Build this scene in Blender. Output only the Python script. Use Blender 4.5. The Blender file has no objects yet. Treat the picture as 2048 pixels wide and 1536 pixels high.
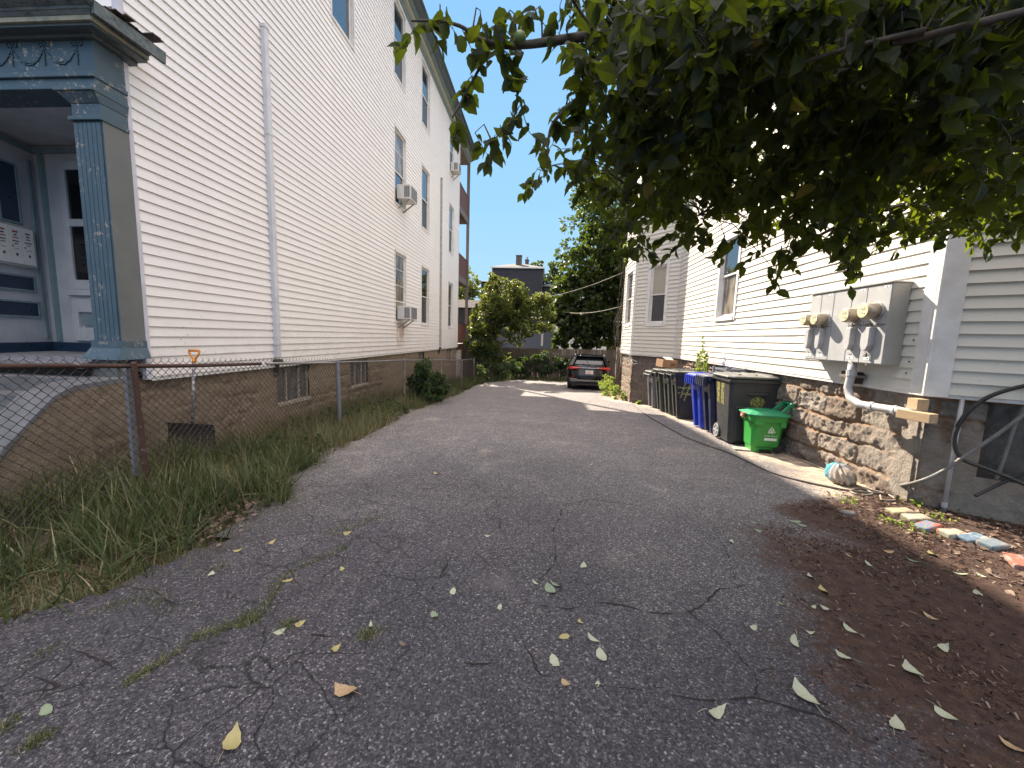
import bpy, math, random
import numpy as np
from mathutils import Matrix, Vector
R = math.radians
random.seed(7)
rng = np.random.default_rng(7)
sc = bpy.context.scene
col = sc.collection

# ------------------------------------------------------------------ camera, sky, sun, exposure
CAMR = Matrix(((0.996231, -0.039855, 0.077041), (0.081213, 0.116619, -0.989851), (0.030466, 0.992377, 0.119416)))
cd = bpy.data.cameras.new('camera'); cam = bpy.data.objects.new('camera', cd); col.objects.link(cam)
cam.matrix_world = CAMR.to_4x4()
cd.sensor_width = 36; cd.lens = 36 * 780 / 2048; cd.clip_start = 0.05; cd.clip_end = 2000
sc.camera = cam
SUN = Vector((-1.0, 1.84, 1.65)).normalized()        # towards the sun
EL = math.asin(SUN.z); AZ = math.atan2(SUN.x, SUN.y)
w = bpy.data.worlds.new("World"); sc.world = w; w.use_nodes = True
nt = w.node_tree; bg = nt.nodes['Background']
sky = nt.nodes.new('ShaderNodeTexSky'); sky.sky_type = 'NISHITA'; sky.sun_disc = False
sky.sun_elevation = EL; sky.sun_rotation = AZ; sky.air_density = 1.0; sky.dust_density = 0.6; sky.ozone_density = 1.6
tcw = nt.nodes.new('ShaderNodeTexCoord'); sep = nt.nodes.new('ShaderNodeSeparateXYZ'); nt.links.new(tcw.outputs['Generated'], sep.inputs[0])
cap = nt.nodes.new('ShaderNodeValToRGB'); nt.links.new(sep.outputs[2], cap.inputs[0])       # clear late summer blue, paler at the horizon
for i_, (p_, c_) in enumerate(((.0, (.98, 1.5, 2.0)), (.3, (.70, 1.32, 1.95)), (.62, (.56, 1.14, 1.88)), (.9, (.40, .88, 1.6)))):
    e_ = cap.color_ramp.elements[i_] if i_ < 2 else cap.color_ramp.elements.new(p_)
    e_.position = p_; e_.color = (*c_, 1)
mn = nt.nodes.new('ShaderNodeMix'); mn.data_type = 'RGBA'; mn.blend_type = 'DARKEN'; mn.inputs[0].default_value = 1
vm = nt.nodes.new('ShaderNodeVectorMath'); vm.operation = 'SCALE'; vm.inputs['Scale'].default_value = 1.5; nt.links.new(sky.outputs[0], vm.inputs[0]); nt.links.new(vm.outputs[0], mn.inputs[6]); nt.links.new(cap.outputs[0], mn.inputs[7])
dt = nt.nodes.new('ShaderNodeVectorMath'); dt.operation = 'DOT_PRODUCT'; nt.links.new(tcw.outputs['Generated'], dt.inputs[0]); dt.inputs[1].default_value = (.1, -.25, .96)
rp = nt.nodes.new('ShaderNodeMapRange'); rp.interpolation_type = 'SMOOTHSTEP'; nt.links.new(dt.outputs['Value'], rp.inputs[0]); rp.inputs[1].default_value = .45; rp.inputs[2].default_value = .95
cl = nt.nodes.new('ShaderNodeMix'); cl.data_type = 'RGBA'; nt.links.new(rp.outputs[0], cl.inputs[0]); nt.links.new(mn.outputs[2], cl.inputs[6]); cl.inputs[7].default_value = (6.0, 5.35, 5.25, 1)   # added bright patch high overhead, out of frame, to lift the shade
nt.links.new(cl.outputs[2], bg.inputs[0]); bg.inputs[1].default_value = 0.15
sd = bpy.data.lights.new('sun', 'SUN'); sd.energy = 4.4; sd.angle = R(0.5); sd.color = (1.0, 0.87, 0.70)
so = bpy.data.objects.new('sun', sd); col.objects.link(so); so.rotation_euler = SUN.to_track_quat('Z', 'Y').to_euler()
sc.view_settings.view_transform = 'Standard'; sc.view_settings.look = 'None'
sc.view_settings.exposure = 1.88; sc.view_settings.gamma = 1.0
sc.cycles.use_denoising = True
sc.cycles.max_bounces = 8; sc.cycles.diffuse_bounces = 4; sc.cycles.glossy_bounces = 3
sc.cycles.transparent_max_bounces = 8
sc.cycles.sample_clamp_indirect = 6

# ------------------------------------------------------------------ ground profile and pixel rays
GP = [(-60, -1.40), (-5, -1.42), (3, -1.45), (6, -1.57), (8, -1.65), (11, -1.83), (16, -2.1), (20, -2.2), (400, -2.2)]
GX = np.array([a for a, b in GP], float); GZ = np.array([b for a, b in GP], float)
def gz(y): return np.interp(y, GX, GZ)
def ray(x, y):
    return CAMR @ Vector((x - 1024, -(y - 768), -780))
def atY(x, y, Y): r = ray(x, y); return r * (Y / r.y)
def atX(x, y, X): r = ray(x, y); return r * (X / r.x)
def onG(x, y, dz=0.0):
    r = ray(x, y); z = -1.6
    for _ in range(50):
        p = r * (z / r.z); z = .5 * z + .5 * float(gz(p.y))
    return Vector((p.x, p.y, z + dz))

# ------------------------------------------------------------------ helpers
class MB:
    def __init__(s): s.v = []; s.f = []; s.m = []
    def poly(s, pts, m=0):
        n = len(s.v); s.v += [tuple(p) for p in pts]; s.f.append(tuple(range(n, n + len(pts)))); s.m.append(m)
    def hexa(s, c, m=0):   # 8 corners: bottom 4 ccw, top 4
        n = len(s.v); s.v += [tuple(p) for p in c]
        for f in ((3, 2, 1, 0), (4, 5, 6, 7), (0, 1, 5, 4), (1, 2, 6, 5), (2, 3, 7, 6), (3, 0, 4, 7)):
            s.f.append(tuple(n + i for i in f)); s.m.append(m)
    def box(s, x0, x1, y0, y1, z0, z1, m=0):
        s.hexa([(x0, y0, z0), (x1, y0, z0), (x1, y1, z0), (x0, y1, z0), (x0, y0, z1), (x1, y0, z1), (x1, y1, z1), (x0, y1, z1)], m)
    def obox(s, c, sz, rot=None, m=0):
        a, b, d = sz[0] / 2, sz[1] / 2, sz[2] / 2
        P = [(-a, -b, -d), (a, -b, -d), (a, b, -d), (-a, b, -d), (-a, -b, d), (a, -b, d), (a, b, d), (-a, b, d)]
        c = Vector(c)
        s.hexa([c + (rot @ Vector(p) if rot else Vector(p)) for p in P], m)
    def beam(s, a, b, wx, wz, m=0):
        a = Vector(a); b = Vector(b); d = (b - a); L = d.length; q = d.to_track_quat('Y', 'Z').to_matrix()
        s.obox((a + b) / 2, (wx, L, wz), q, m)
    def tube(s, pts, r, n=8, m=0, cap=True):
        pts = [Vector(p) for p in pts]; k = len(pts); base = len(s.v)
        rr = r if hasattr(r, '__len__') else [r] * k
        up = Vector((0, 0, 1)); t0 = (pts[1] - pts[0]).normalized()
        if abs(t0.dot(up)) > .9: up = Vector((1, 0, 0))
        X = t0.cross(up).normalized()
        for i in range(k):
            t = (pts[min(i + 1, k - 1)] - pts[max(i - 1, 0)]).normalized()
            X = (X - t * X.dot(t)).normalized(); Yv = t.cross(X)
            for j in range(n):
                a = 2 * math.pi * j / n
                s.v.append(tuple(pts[i] + (X * math.cos(a) + Yv * math.sin(a)) * rr[i]))
        for i in range(k - 1):
            for j in range(n):
                a = base + i * n + j; b = base + i * n + (j + 1) % n
                s.f.append((a, b, b + n, a + n)); s.m.append(m)
        if cap:
            s.f.append(tuple(base + j for j in reversed(range(n)))); s.m.append(m)
            s.f.append(tuple(base + (k - 1) * n + j for j in range(n))); s.m.append(m)
    def loft(s, rings, m=0, closed=True, cap=True):
        base = len(s.v); n = len(rings[0])
        for r_ in rings: s.v += [tuple(p) for p in r_]
        for i in range(len(rings) - 1):
            for j in range(n if closed else n - 1):
                a = base + i * n + j; b = base + i * n + (j + 1) % n
                s.f.append((a, b, b + n, a + n)); s.m.append(m)
        if cap:
            s.f.append(tuple(base + j for j in reversed(range(n)))); s.m.append(m)
            s.f.append(tuple(base + (len(rings) - 1) * n + j for j in range(n))); s.m.append(m)
    def prism(s, prof, o, ux, uy, uz, L, m=0):    # profile (a,b) in plane ux,uy extruded along uz
        o, ux, uy, uz = map(Vector, (o, ux, uy, uz))
        r0 = [o + ux * a + uy * b for a, b in prof]; r1 = [p + uz * L for p in r0]
        s.loft([r0, r1], m)
    def build(s, name, mats, parent=None, smooth=False, bevel=0, kind=None, label=None):
        me = bpy.data.meshes.new(name); me.from_pydata(s.v, [], s.f)
        if not isinstance(mats, (list, tuple)): mats = [mats]
        for m in mats: me.materials.append(m)
        me.polygons.foreach_set('material_index', s.m)
        if smooth: me.polygons.foreach_set('use_smooth', [True] * len(s.f))
        me.update()
        o = bpy.data.objects.new(name, me); col.objects.link(o)
        if bevel:
            b = o.modifiers.new('bevel', 'BEVEL'); b.width = bevel; b.segments = 2; b.limit_method = 'ANGLE'; b.angle_limit = R(40)
        fin(o, parent, kind, label); return o
def fin(o, parent=None, kind=None, label=None):
    if parent:
        o.parent = parent
        o.matrix_parent_inverse = Matrix.Translation(-Vector(parent.get('_w', (0, 0, 0))))
    if kind: o['kind'] = kind
    if label: o['label'] = label
def npmesh(name, V, F, mats, parent=None, attrs=None, smooth=False, kind=None, mi=None, label=None):
    me = bpy.data.meshes.new(name); V = np.asarray(V, np.float32); F = np.asarray(F, np.int32)
    k = F.shape[1]
    me.vertices.add(len(V)); me.vertices.foreach_set('co', V.ravel())
    me.loops.add(F.size); me.loops.foreach_set('vertex_index', F.ravel())
    me.polygons.add(len(F)); me.polygons.foreach_set('loop_start', np.arange(len(F), dtype=np.int32) * k)
    me.polygons.foreach_set('loop_total', np.full(len(F), k, np.int32))
    if not isinstance(mats, (list, tuple)): mats = [mats]
    for m in mats: me.materials.append(m)
    if mi is not None: me.polygons.foreach_set('material_index', np.asarray(mi, np.int32))
    me.polygons.foreach_set('use_smooth', [smooth] * len(F))
    for a, d in (attrs or {}).items():
        at = me.attributes.new(a, 'FLOAT', 'POINT'); at.data.foreach_set('value', np.asarray(d, np.float32))
    me.update(); me.validate()
    o = bpy.data.objects.new(name, me); col.objects.link(o); fin(o, parent, kind, label); return o
def tag(o, label, cat, group=None, kind=None):
    o['label'] = label; o['category'] = cat
    if group: o['group'] = group
    if kind: o['kind'] = kind
    return o
def thing(name, label, cat, loc=(0, 0, 0), group=None, local=False, rz=0):
    e = bpy.data.objects.new(name, None); col.objects.link(e); e.location = loc; e.rotation_euler = (0, 0, rz); e.empty_display_size = .2
    if not local: e['_w'] = tuple(loc)
    return tag(e, label, cat, group)
def copy_tree(o, parent=None):
    c = o.copy(); col.objects.link(c)
    if parent: c.parent = parent; c.matrix_parent_inverse = o.matrix_parent_inverse.copy()
    for ch in list(o.children): copy_tree(ch, c)
    return c
def _h(ix, iy, seed):
    n = (ix.astype(np.int64) * 374761393 + iy.astype(np.int64) * 668265263 + seed * 974711) & 0x7fffffff
    n = ((n ^ (n >> 13)) * 1274126177) & 0x7fffffff
    return ((n ^ (n >> 16)) & 0xffff) / 65535.0
def vn(x, y, seed=0):
    x = np.asarray(x, float); y = np.asarray(y, float); ix = np.floor(x); iy = np.floor(y); fx = x - ix; fy = y - iy
    fx = fx * fx * (3 - 2 * fx); fy = fy * fy * (3 - 2 * fy); ix = ix.astype(np.int64); iy = iy.astype(np.int64)
    return (_h(ix, iy, seed) * (1 - fx) + _h(ix + 1, iy, seed) * fx) * (1 - fy) + (_h(ix, iy + 1, seed) * (1 - fx) + _h(ix + 1, iy + 1, seed) * fx) * fy
def fbm(x, y, seed=0, o=4):
    r = 0; a = .5; t = 0
    for i in range(o): r = r + a * vn(x * 2 ** i, y * 2 ** i, seed + i); t += a; a *= .5
    return r / t
def sst(a, b, x): t = np.clip((x - a) / (b - a), 0, 1); return t * t * (3 - 2 * t)

# ------------------------------------------------------------------ materials
class NT:
    def __init__(s, name):
        s.m = bpy.data.materials.new(name); s.m.use_nodes = True; s.t = s.m.node_tree; s.n = s.t.nodes
        s.p = s.n['Principled BSDF']; s.out = s.n['Material Output']
        s.geo = s.n.new('ShaderNodeNewGeometry'); s.tc = s.n.new('ShaderNodeTexCoord')
        s.co = s.geo.outputs['Position']
    def L(s, a, b): s.t.links.new(a, b)
    def val(s, sock, v):
        if hasattr(v, 'is_output') or hasattr(v, 'links'): s.L(v, sock)
        else: sock.default_value = v if not (isinstance(v, tuple) and len(v) == 3 and sock.type == 'RGBA') else (*v, 1)
    def noise(s, scale, detail=5, rough=.6, co=None, dist=0):
        n = s.n.new('ShaderNodeTexNoise'); n.inputs['Scale'].default_value = scale; n.inputs['Detail'].default_value = detail
        n.inputs['Roughness'].default_value = rough; n.inputs['Distortion'].default_value = dist
        s.L(co or s.co, n.inputs['Vector']); return n.outputs['Fac']
    def vor(s, scale, feature='F1', out='Color', co=None, rand=1):
        n = s.n.new('ShaderNodeTexVoronoi'); n.feature = feature; n.inputs['Scale'].default_value = scale; n.inputs['Randomness'].default_value = rand
        s.L(co or s.co, n.inputs['Vector']); return n.outputs[out]
    def ramp(s, fac, stops):
        n = s.n.new('ShaderNodeValToRGB'); e = n.color_ramp.elements
        while len(e) < len(stops): e.new(.5)
        for i, (p, c) in enumerate(stops):
            e[i].position = p; c = (c, c, c) if not isinstance(c, tuple) else c; e[i].color = (*c, 1)
        s.L(fac, n.inputs[0]); return n.outputs[0]
    def mix(s, fac, a, b, mode='MIX'):
        n = s.n.new('ShaderNodeMix'); n.data_type = 'RGBA'; n.blend_type = mode
        s.val(n.inputs[0], fac); s.val(n.inputs[6], a); s.val(n.inputs[7], b); return n.outputs[2]
    def math(s, op, a, b=None, c=None):
        n = s.n.new('ShaderNodeMath'); n.operation = op; s.val(n.inputs[0], a)
        if b is not None: s.val(n.inputs[1], b)
        if c is not None: s.val(n.inputs[2], c)
        return n.outputs[0]
    def map(s, scale, co=None, rot=(0, 0, 0)):
        n = s.n.new('ShaderNodeMapping'); n.inputs['Scale'].default_value = scale; n.inputs['Rotation'].default_value = rot
        s.L(co or s.co, n.inputs[0]); return n.outputs[0]
    def xyz(s, i, co=None):
        n = s.n.new('ShaderNodeSeparateXYZ'); s.L(co or s.co, n.inputs[0]); return n.outputs[i]
    def attr(s, name):
        n = s.n.new('ShaderNodeAttribute'); n.attribute_name = name; return n.outputs['Fac']
    def bump(s, h, strength=.3, dist=.01):
        n = s.n.new('ShaderNodeBump'); n.inputs['Strength'].default_value = strength; n.inputs['Distance'].default_value = dist
        s.L(h, n.inputs['Height']); s.L(n.outputs[0], s.p.inputs['Normal']); return n.outputs[0]
    def set(s, color=None, rough=None, metal=None, spec=None):
        if color is not None: s.val(s.p.inputs['Base Color'], color)
        if rough is not None: s.val(s.p.inputs['Roughness'], rough)
        if metal is not None: s.val(s.p.inputs['Metallic'], metal)
        if spec is not None: s.val(s.p.inputs['Specular IOR Level'], spec)
        return s
def simple(name, c1, c2=None, scale=8, rough=.6, bump=0, bscale=40, metal=0, spec=.5, lo=.35, hi=.65, c3=None, s3=20, t3=.68, local=False, stretch=None):
    t = NT(name); co = t.tc.outputs['Object'] if local else t.co
    if stretch: co = t.map(stretch, co)
    if c2 is None: c2 = tuple(x * .82 for x in c1)
    c = t.ramp(t.noise(scale, 6, .65, co), [(lo, c1), (hi, c2)])
    if c3: c = t.mix(t.ramp(t.noise(s3, 5, .7, co), [(t3, 0.0), (t3 + .05, 1.0)]), c, c3)
    rr = t.ramp(t.noise(scale * 2.3, 4, .6, co), [(.3, max(rough - .1, 0)), (.7, min(rough + .1, 1))])
    t.set(c, rr, metal, spec)
    if bump: t.bump(t.noise(bscale, 5, .6, co), bump, .01)
    return t.m
M = {}
def siding_mat(name, base, dirt, zlow):
    t = NT(name)
    big = t.noise(.7, 4, .6, t.map((1, 1, .35)))
    c = t.ramp(big, [(.3, base), (.75, tuple(x * .93 for x in base))])
    st = t.noise(3.0, 5, .65, t.map((1, 1, .12)))                       # faint rain streaks
    c = t.mix(t.ramp(st, [(.52, 0.0), (.8, .6)]), c, tuple(b * .8 + d * .2 for b, d in zip(base, dirt)))
    z = t.xyz(2)
    low = t.math('MULTIPLY', t.ramp(t.math('MULTIPLY_ADD', z, .5, .5 - zlow * .5), [(.45, 1.0), (.95, 0.0)]), t.ramp(t.noise(5, 6, .7), [(.35, .25), (.65, .9)]))
    c = t.mix(t.math('MULTIPLY', low, .38), c, dirt)
    # chipped specks, mostly low down
    sp = t.ramp(t.noise(26, 3, .75), [(.63, 0.0), (.65, 1.0)])
    reg = t.ramp(t.noise(1.7, 3, .6), [(.48, 0.0), (.60, 1.0)])
    lowm = t.ramp(t.math('MULTIPLY_ADD', z, .5, .5 - zlow * .5), [(.5, 1.0), (1.0, .12)])
    c = t.mix(t.math('MULTIPLY', t.math('MULTIPLY', sp, reg), lowm), c, (.10, .09, .08))
    t.set(c, .42, 0, .45)
    t.bump(t.noise(60, 3, .5, t.map((1, .15, 1))), .04, .005)
    return t.m
M['sideL'] = siding_mat('white_vinyl', (.83, .80, .79), (.42, .36, .30), -.45)
M['sideR'] = siding_mat('cream_vinyl', (.66, .63, .56), (.45, .40, .33), -.9)
M['trimW'] = simple('white_trim', (.72, .71, .70), (.60, .58, .56), 6, .45)
M['trimL'] = simple('lavender_trim', (.60, .60, .68), (.50, .50, .57), 6, .45)
M['spout'] = simple('grey_vinyl_pipe', (.62, .63, .67), (.50, .51, .55), 5, .45)
M['spoutF'] = simple('weathered_pipe', (.42, .42, .42), (.25, .25, .25), 14, .6)
M['glass'] = NT('window_glass').set((.012, .016, .022), .03, 0, .9).m; M['glass'].node_tree.nodes['Principled BSDF'].inputs['IOR'].default_value = 2.0
M['screen'] = simple('insect_screen', (.055, .055, .06), (.035, .035, .04), 12, .38, spec=.6)
def blind(name, c, k):
    t = NT(name); z = t.xyz(2); f = t.math('FRACT', t.math('MULTIPLY', z, k))
    t.set(t.mix(t.ramp(f, [(.0, .0), (.12, 1.0)]), tuple(x * .6 for x in c), c), .12, 0, .7); return t.m
M['blind'] = blind('blinds_behind_glass', (.36, .33, .27), 14)
M['curtain'] = simple('curtain_behind_glass', (.26, .23, .20), (.07, .06, .055), 5, .12, lo=.4, hi=.6, stretch=(1, 1, .4), spec=.7)
M['darkglass'] = NT('dark_glass').set((.01, .01, .012), .06, 0, .6).m
# peeling blue-grey paint
t = NT('peeling_blue_paint')
c = t.ramp(t.noise(2.5, 5, .6), [(.3, (.046, .086, .120)), (.7, (.068, .112, .148))])
pm = t.ramp(t.noise(22, 6, .72, dist=.4), [(.565, 0.0), (.59, 1.0)])
pr = t.ramp(t.noise(3.0, 4, .6), [(.50, 0.0), (.60, 1.0)])
c = t.mix(t.math('MULTIPLY', pm, pr), c, (.36, .31, .25))
c = t.mix(t.ramp(t.noise(45, 4, .6), [(.68, 0.0), (.72, .8)]), c, (.03, .035, .04))
t.set(c, .5, 0, .4); t.bump(t.noise(30, 5, .6), .12, .01); M['blue'] = t.m
t = NT('weathered_grey_paint')
c = t.ramp(t.noise(3, 5, .6), [(.3, (.105, .118, .122)), (.7, (.14, .15, .15))])
pm = t.ramp(t.noise(25, 6, .72), [(.63, 0.0), (.66, 1.0)])
c = t.mix(pm, c, (.12, .12, .12)); t.set(c, .55); t.bump(t.noise(30, 5, .6), .1, .01); M['bluegrey'] = t.m
t = NT('rotten_wood')
c = t.ramp(t.noise(9, 7, .7, t.map((1, 2.5, 2.5))), [(.28, (.035, .028, .026)), (.45, (.10, .12, .125)), (.58, (.13, .16, .17)), (.68, (.24, .18, .13)), (.78, (.08, .05, .04))])
t.set(c, .8); t.bump(t.noise(30, 6, .7), .6, .02); M['rot'] = t.m
M['roofdark'] = simple('old_roofing', (.030, .024, .022), (.07, .05, .04), 12, .85, .4)
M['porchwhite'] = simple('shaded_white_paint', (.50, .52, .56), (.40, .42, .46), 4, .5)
M['porchteal'] = simple('pale_teal_molding', (.20, .28, .31), (.15, .22, .25), 6, .5)
M['navy'] = simple('navy_panel', (.018, .040, .085), (.014, .028, .055), 5, .35)
M['porchfloor'] = simple('worn_grey_deck_paint', (.24, .25, .28), (.15, .15, .17), 7, .7, .2)
M['concrete'] = simple('weathered_concrete', (.15, .155, .165), (.085, .09, .10), 4, .85, .4, c3=(.10, .10, .10), s3=14)
def foundation_mat(name, stone1, stone2, mortar, plaster):
    t = NT(name); s = t.attr('stone'); tn = t.attr('tint'); pl = t.attr('plas')
    n1 = t.noise(14, 7, .72); n2 = t.noise(60, 4, .7)
    sc_ = t.ramp(n1, [(.3, stone1), (.5, stone2), (.72, tuple(min(1, x * 1.6) for x in stone2))])
    sc_ = t.mix(t.math('MULTIPLY', tn, .75), sc_, tuple(x * .35 + y * .35 for x, y in zip(stone1, mortar)), 'MIX')
    mo = t.ramp(t.noise(20, 6, .7), [(.3, tuple(x * .7 for x in mortar)), (.7, mortar)])
    c = t.mix(s, mo, sc_)
    plc = t.ramp(t.noise(7, 7, .7), [(.3, tuple(x * .62 for x in plaster)), (.55, plaster), (.75, tuple(x * .8 for x in plaster))])
    cr = t.ramp(t.vor(3.0, 'DISTANCE_TO_EDGE', 'Distance', t.mix(.12, t.co, t.n.new('ShaderNodeTexNoise').outputs['Color'])), [(.0, 1.0), (.012, 0.0)])
    plc = t.mix(t.math('MULTIPLY', cr, t.ramp(t.noise(2.0, 4, .6), [(.5, 0.0), (.62, .8)])), plc, tuple(x * .45 for x in plaster))
    c = t.mix(pl, c, plc)
    c = t.mix(t.ramp(n2, [(.62, 0.0), (.7, .6)]), c, (.04, .035, .03))
    t.set(c, .9, 0, .2); t.bump(t.math('ADD', t.noise(70, 6, .75), t.math('MULTIPLY', t.noise(16, 5, .7), 1.4)), .9, .02); return t.m
M['fndR'] = foundation_mat('granite_rubble_foundation', (.115, .105, .10), (.28, .25, .22), (.36, .23, .145), (.33, .29, .25))
M['fndL'] = foundation_mat('brown_rubble_foundation', (.105, .082, .062), (.25, .195, .145), (.30, .235, .165), (.26, .205, .15))
M['fndB'] = foundation_mat('dark_block_foundation', (.10, .082, .070), (.15, .125, .11), (.18, .15, .125), (.15, .13, .11))
M['rust'] = simple('rusty_pipe', (.085, .040, .030), (.055, .032, .027), 18, .8, .3, metal=.2, c3=(.22, .20, .19), s3=12, t3=.60)
M['galv'] = simple('galvanised_pipe', (.33, .32, .32), (.20, .18, .17), 14, .5, metal=.6)
M['wire'] = simple('rusty_wire', (.055, .032, .026), (.12, .10, .095), 9, .6, metal=.5)
M['wood_dark'] = simple('dark_basement_frame', (.035, .028, .025), (.07, .055, .045), 12, .8, .2)
M['wood_cream'] = simple('flaking_cream_wood', (.42, .38, .31), (.17, .13, .10), 25, .8, .2)
M['basement'] = simple('dusty_basement_glass', (.06, .06, .058), (.10, .10, .095), 9, .25, spec=.6)
M['redwood'] = simple('red_brown_stain', (.13, .046, .030), (.08, .034, .024), 12, .7, .1, stretch=(1, 1, .2))
M['postwood'] = simple('grey_brown_post', (.17, .135, .12), (.11, .09, .08), 12, .7, .1, stretch=(1, 1, .2))
M['graypost'] = simple('grey_painted_post', (.17, .18, .20), (.13, .13, .15), 10, .6)
M['ac'] = simple('ac_white_plastic', (.66, .65, .62), (.55, .54, .51), 12, .45)
M['acdark'] = simple('ac_vents', (.10, .105, .115), (.22, .23, .25), 60, .6)
M['rustst'] = simple('rust_stain', (.60, .40, .26), (.66, .55, .45), 8, .6)
M['meter'] = simple('grey_enamel', (.40, .41, .42), (.36, .37, .38), 4, .42, metal=.15)
M['meterside'] = simple('grey_enamel_side', (.36, .36, .345), (.32, .32, .305), 4, .45)
M['brass'] = simple('dusty_meter_can', (.50, .44, .34), (.34, .27, .20), 30, .4, metal=.35, local=False)
M['dial'] = simple('yellowed_dial', (.62, .58, .36), (.50, .47, .30), 20, .2)
M['label'] = simple('white_label', (.75, .75, .74), (.68, .68, .67), 10, .5)
M['ink'] = simple('ink', (.05, .05, .055), (.03, .03, .03), 10, .6)
M['redink'] = simple('faded_red_ink', (.38, .05, .05), (.30, .05, .05), 10, .6)
M['conduit'] = simple('grey_pvc', (.45, .45, .46), (.36, .36, .37), 8, .4)
M['pine'] = simple('sawn_pine', (.46, .33, .20), (.36, .25, .15), 12, .75, .1, stretch=(1, .2, 1))
M['blackhose'] = simple('black_rubber', (.022, .022, .023), (.035, .033, .03), 15, .45)
M['hose'] = simple('dusty_hose', (.075, .068, .06), (.13, .115, .095), 10, .6)
M['tanhose'] = simple('tan_cord', (.28, .25, .20), (.20, .17, .14), 10, .6)
M['greyhose'] = simple('grey_corrugated_hose', (.20, .19, .18), (.13, .125, .12), 12, .6)
M['fencewood'] = simple('weathered_cedar', (.15, .115, .09), (.085, .065, .052), 6, .85, .3, stretch=(6, 1, .5))
def leafmat(name, stops, trans, tamt=.35, rough=.5, under=None):
    t = NT(name); f = t.attr('tint'); c = t.ramp(f, stops)
    c = t.mix(.25, c, t.mix(t.noise(35, 3, .6), (0, 0, 0), c))
    if under: c = t.mix(t.math('MULTIPLY', t.geo.outputs['Backfacing'], .8), c, under)
    t.set(c, rough, 0, .35 if 'apple' not in name else .16)
    tr = t.n.new('ShaderNodeBsdfTranslucent'); t.val(tr.inputs[0], t.mix(f, trans, tuple(min(1, x * 1.5) for x in trans)))
    mx = t.n.new('ShaderNodeMixShader'); mx.inputs[0].default_value = tamt
    t.L(t.p.outputs[0], mx.inputs[1]); t.L(tr.outputs[0], mx.inputs[2]); t.L(mx.outputs[0], t.out.inputs[0]); return t.m
M['apple'] = leafmat('apple_leaf', [(0, (.004, .009, .005)), (.6, (.009, .017, .009)), (.93, (.017, .027, .011)), (1, (.14, .07, .02))], (.42, .54, .03), .16, .5, (.012, .017, .014))
M['maple'] = leafmat('maple_leaf', [(0, (.008, .018, .007)), (.6, (.024, .042, .013)), (1, (.085, .10, .028))], (.14, .20, .02), .25, .45)
M['yellowtree'] = leafmat('yellow_green_leaf', [(0, (.015, .030, .010)), (.55, (.050, .073, .020)), (1, (.15, .16, .045))], (.24, .28, .04), .30, .45)
M['weed'] = leafmat('weed_leaf', [(0, (.015, .032, .014)), (.7, (.030, .056, .024)), (1, (.08, .10, .03))], (.13, .20, .04), .25, .55)
M['brightweed'] = leafmat('bright_weed', [(0, (.07, .12, .02)), (.7, (.14, .20, .04)), (1, (.24, .27, .06))], (.35, .45, .07), .35, .55)
M['grass'] = leafmat('grass_blade', [(0, (.020, .038, .015)), (.42, (.068, .092, .032)), (.75, (.17, .17, .075)), (1, (.38, .32, .20))], (.13, .16, .04), .22, .5)
M['drygrass'] = leafmat('dry_grass_blade', [(0, (.05, .065, .022)), (.45, (.145, .15, .06)), (1, (.38, .32, .19))], (.20, .19, .07), .22, .55)
M['litter'] = leafmat('dead_leaf', [(0, (.055, .035, .028)), (.5, (.15, .10, .075)), (1, (.30, .22, .17))], (.2, .12, .07), .1, .8)
M['bark'] = simple('grey_brown_bark', (.060, .050, .042), (.10, .085, .07), 20, .85, .6, 30)
M['applefruit'] = simple('green_apple', (.20, .26, .09), (.14, .20, .07), 30, .35)
# ------------------------------------------------------------------ GROUND
t = NT('soil')
c = t.ramp(t.noise(3, 7, .7), [(.3, (.045, .034, .026)), (.55, (.085, .065, .048)), (.75, (.06, .065, .03))])
t.set(c, .95, 0, .1); t.bump(t.noise(25, 6, .7), .6, .03); M['soil'] = t.m
xs = np.concatenate([[-300, -120, -50, -25, -12], np.linspace(-8, 8, 41), [12, 25, 50, 120, 300]])
ys = np.concatenate([[-300, -100, -40, -15], np.linspace(-6, 30, 73), [40, 60, 100, 200, 400]])
XX, YY = np.meshgrid(xs, ys); ZZ = gz(YY) - .035
nx, ny = len(xs), len(ys)
idx = np.arange(nx * ny).reshape(ny, nx)
F = np.stack([idx[:-1, :-1], idx[:-1, 1:], idx[1:, 1:], idx[1:, :-1]], -1).reshape(-1, 4)
npmesh('ground', np.stack([XX, YY, ZZ], -1).reshape(-1, 3), F, M['soil'], smooth=True, kind='structure')

LE = [(-3, -7.5), (1.25, -7.5), (1.3, -2.9), (1.8, -2.45), (2.3, -2.25), (3.1, -2.3), (3.5, -2.65), (5.3, -2.72), (9.3, -2.86), (12.5, -2.75), (16.5, -2.95), (18, -2.5), (19.5, -1.7), (20.6, -1.2)]
def xl(y): return np.interp(y, [a for a, b in LE], [b for a, b in LE])
def xr(y): return np.interp(y, [-3, 3.2, 4.0, 11, 12.3, 13.5, 20.6], [7, 7, 3.62, 3.62, 2.9, 2.9, 3.3])
xs = np.arange(-7.5, 7.0, .07); ys = np.arange(-2.5, 20.4, .07)
XX, YY = np.meshgrid(xs, ys)
und = (fbm(XX * .6, YY * .6, 3) - .5) * .035 + (fbm(XX * 3, YY * 3, 9) - .5) * .008
ZZ = gz(YY) + und
dirt_edge = np.interp(YY, [-2.5, 1.2, 1.9, 2.4, 2.9, 3.4, 3.9, 4.4, 5], [1.0, 1.25, 1.3, 1.5, 1.75, 2.05, 2.75, 3.6, 4.2])
dirt = sst(-.75, .75, XX - dirt_edge + (fbm(XX * 1.7, YY * 1.7, 21) - .5) * 1.5)
dirt = np.where(YY > 4.3, 0, dirt)
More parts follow.
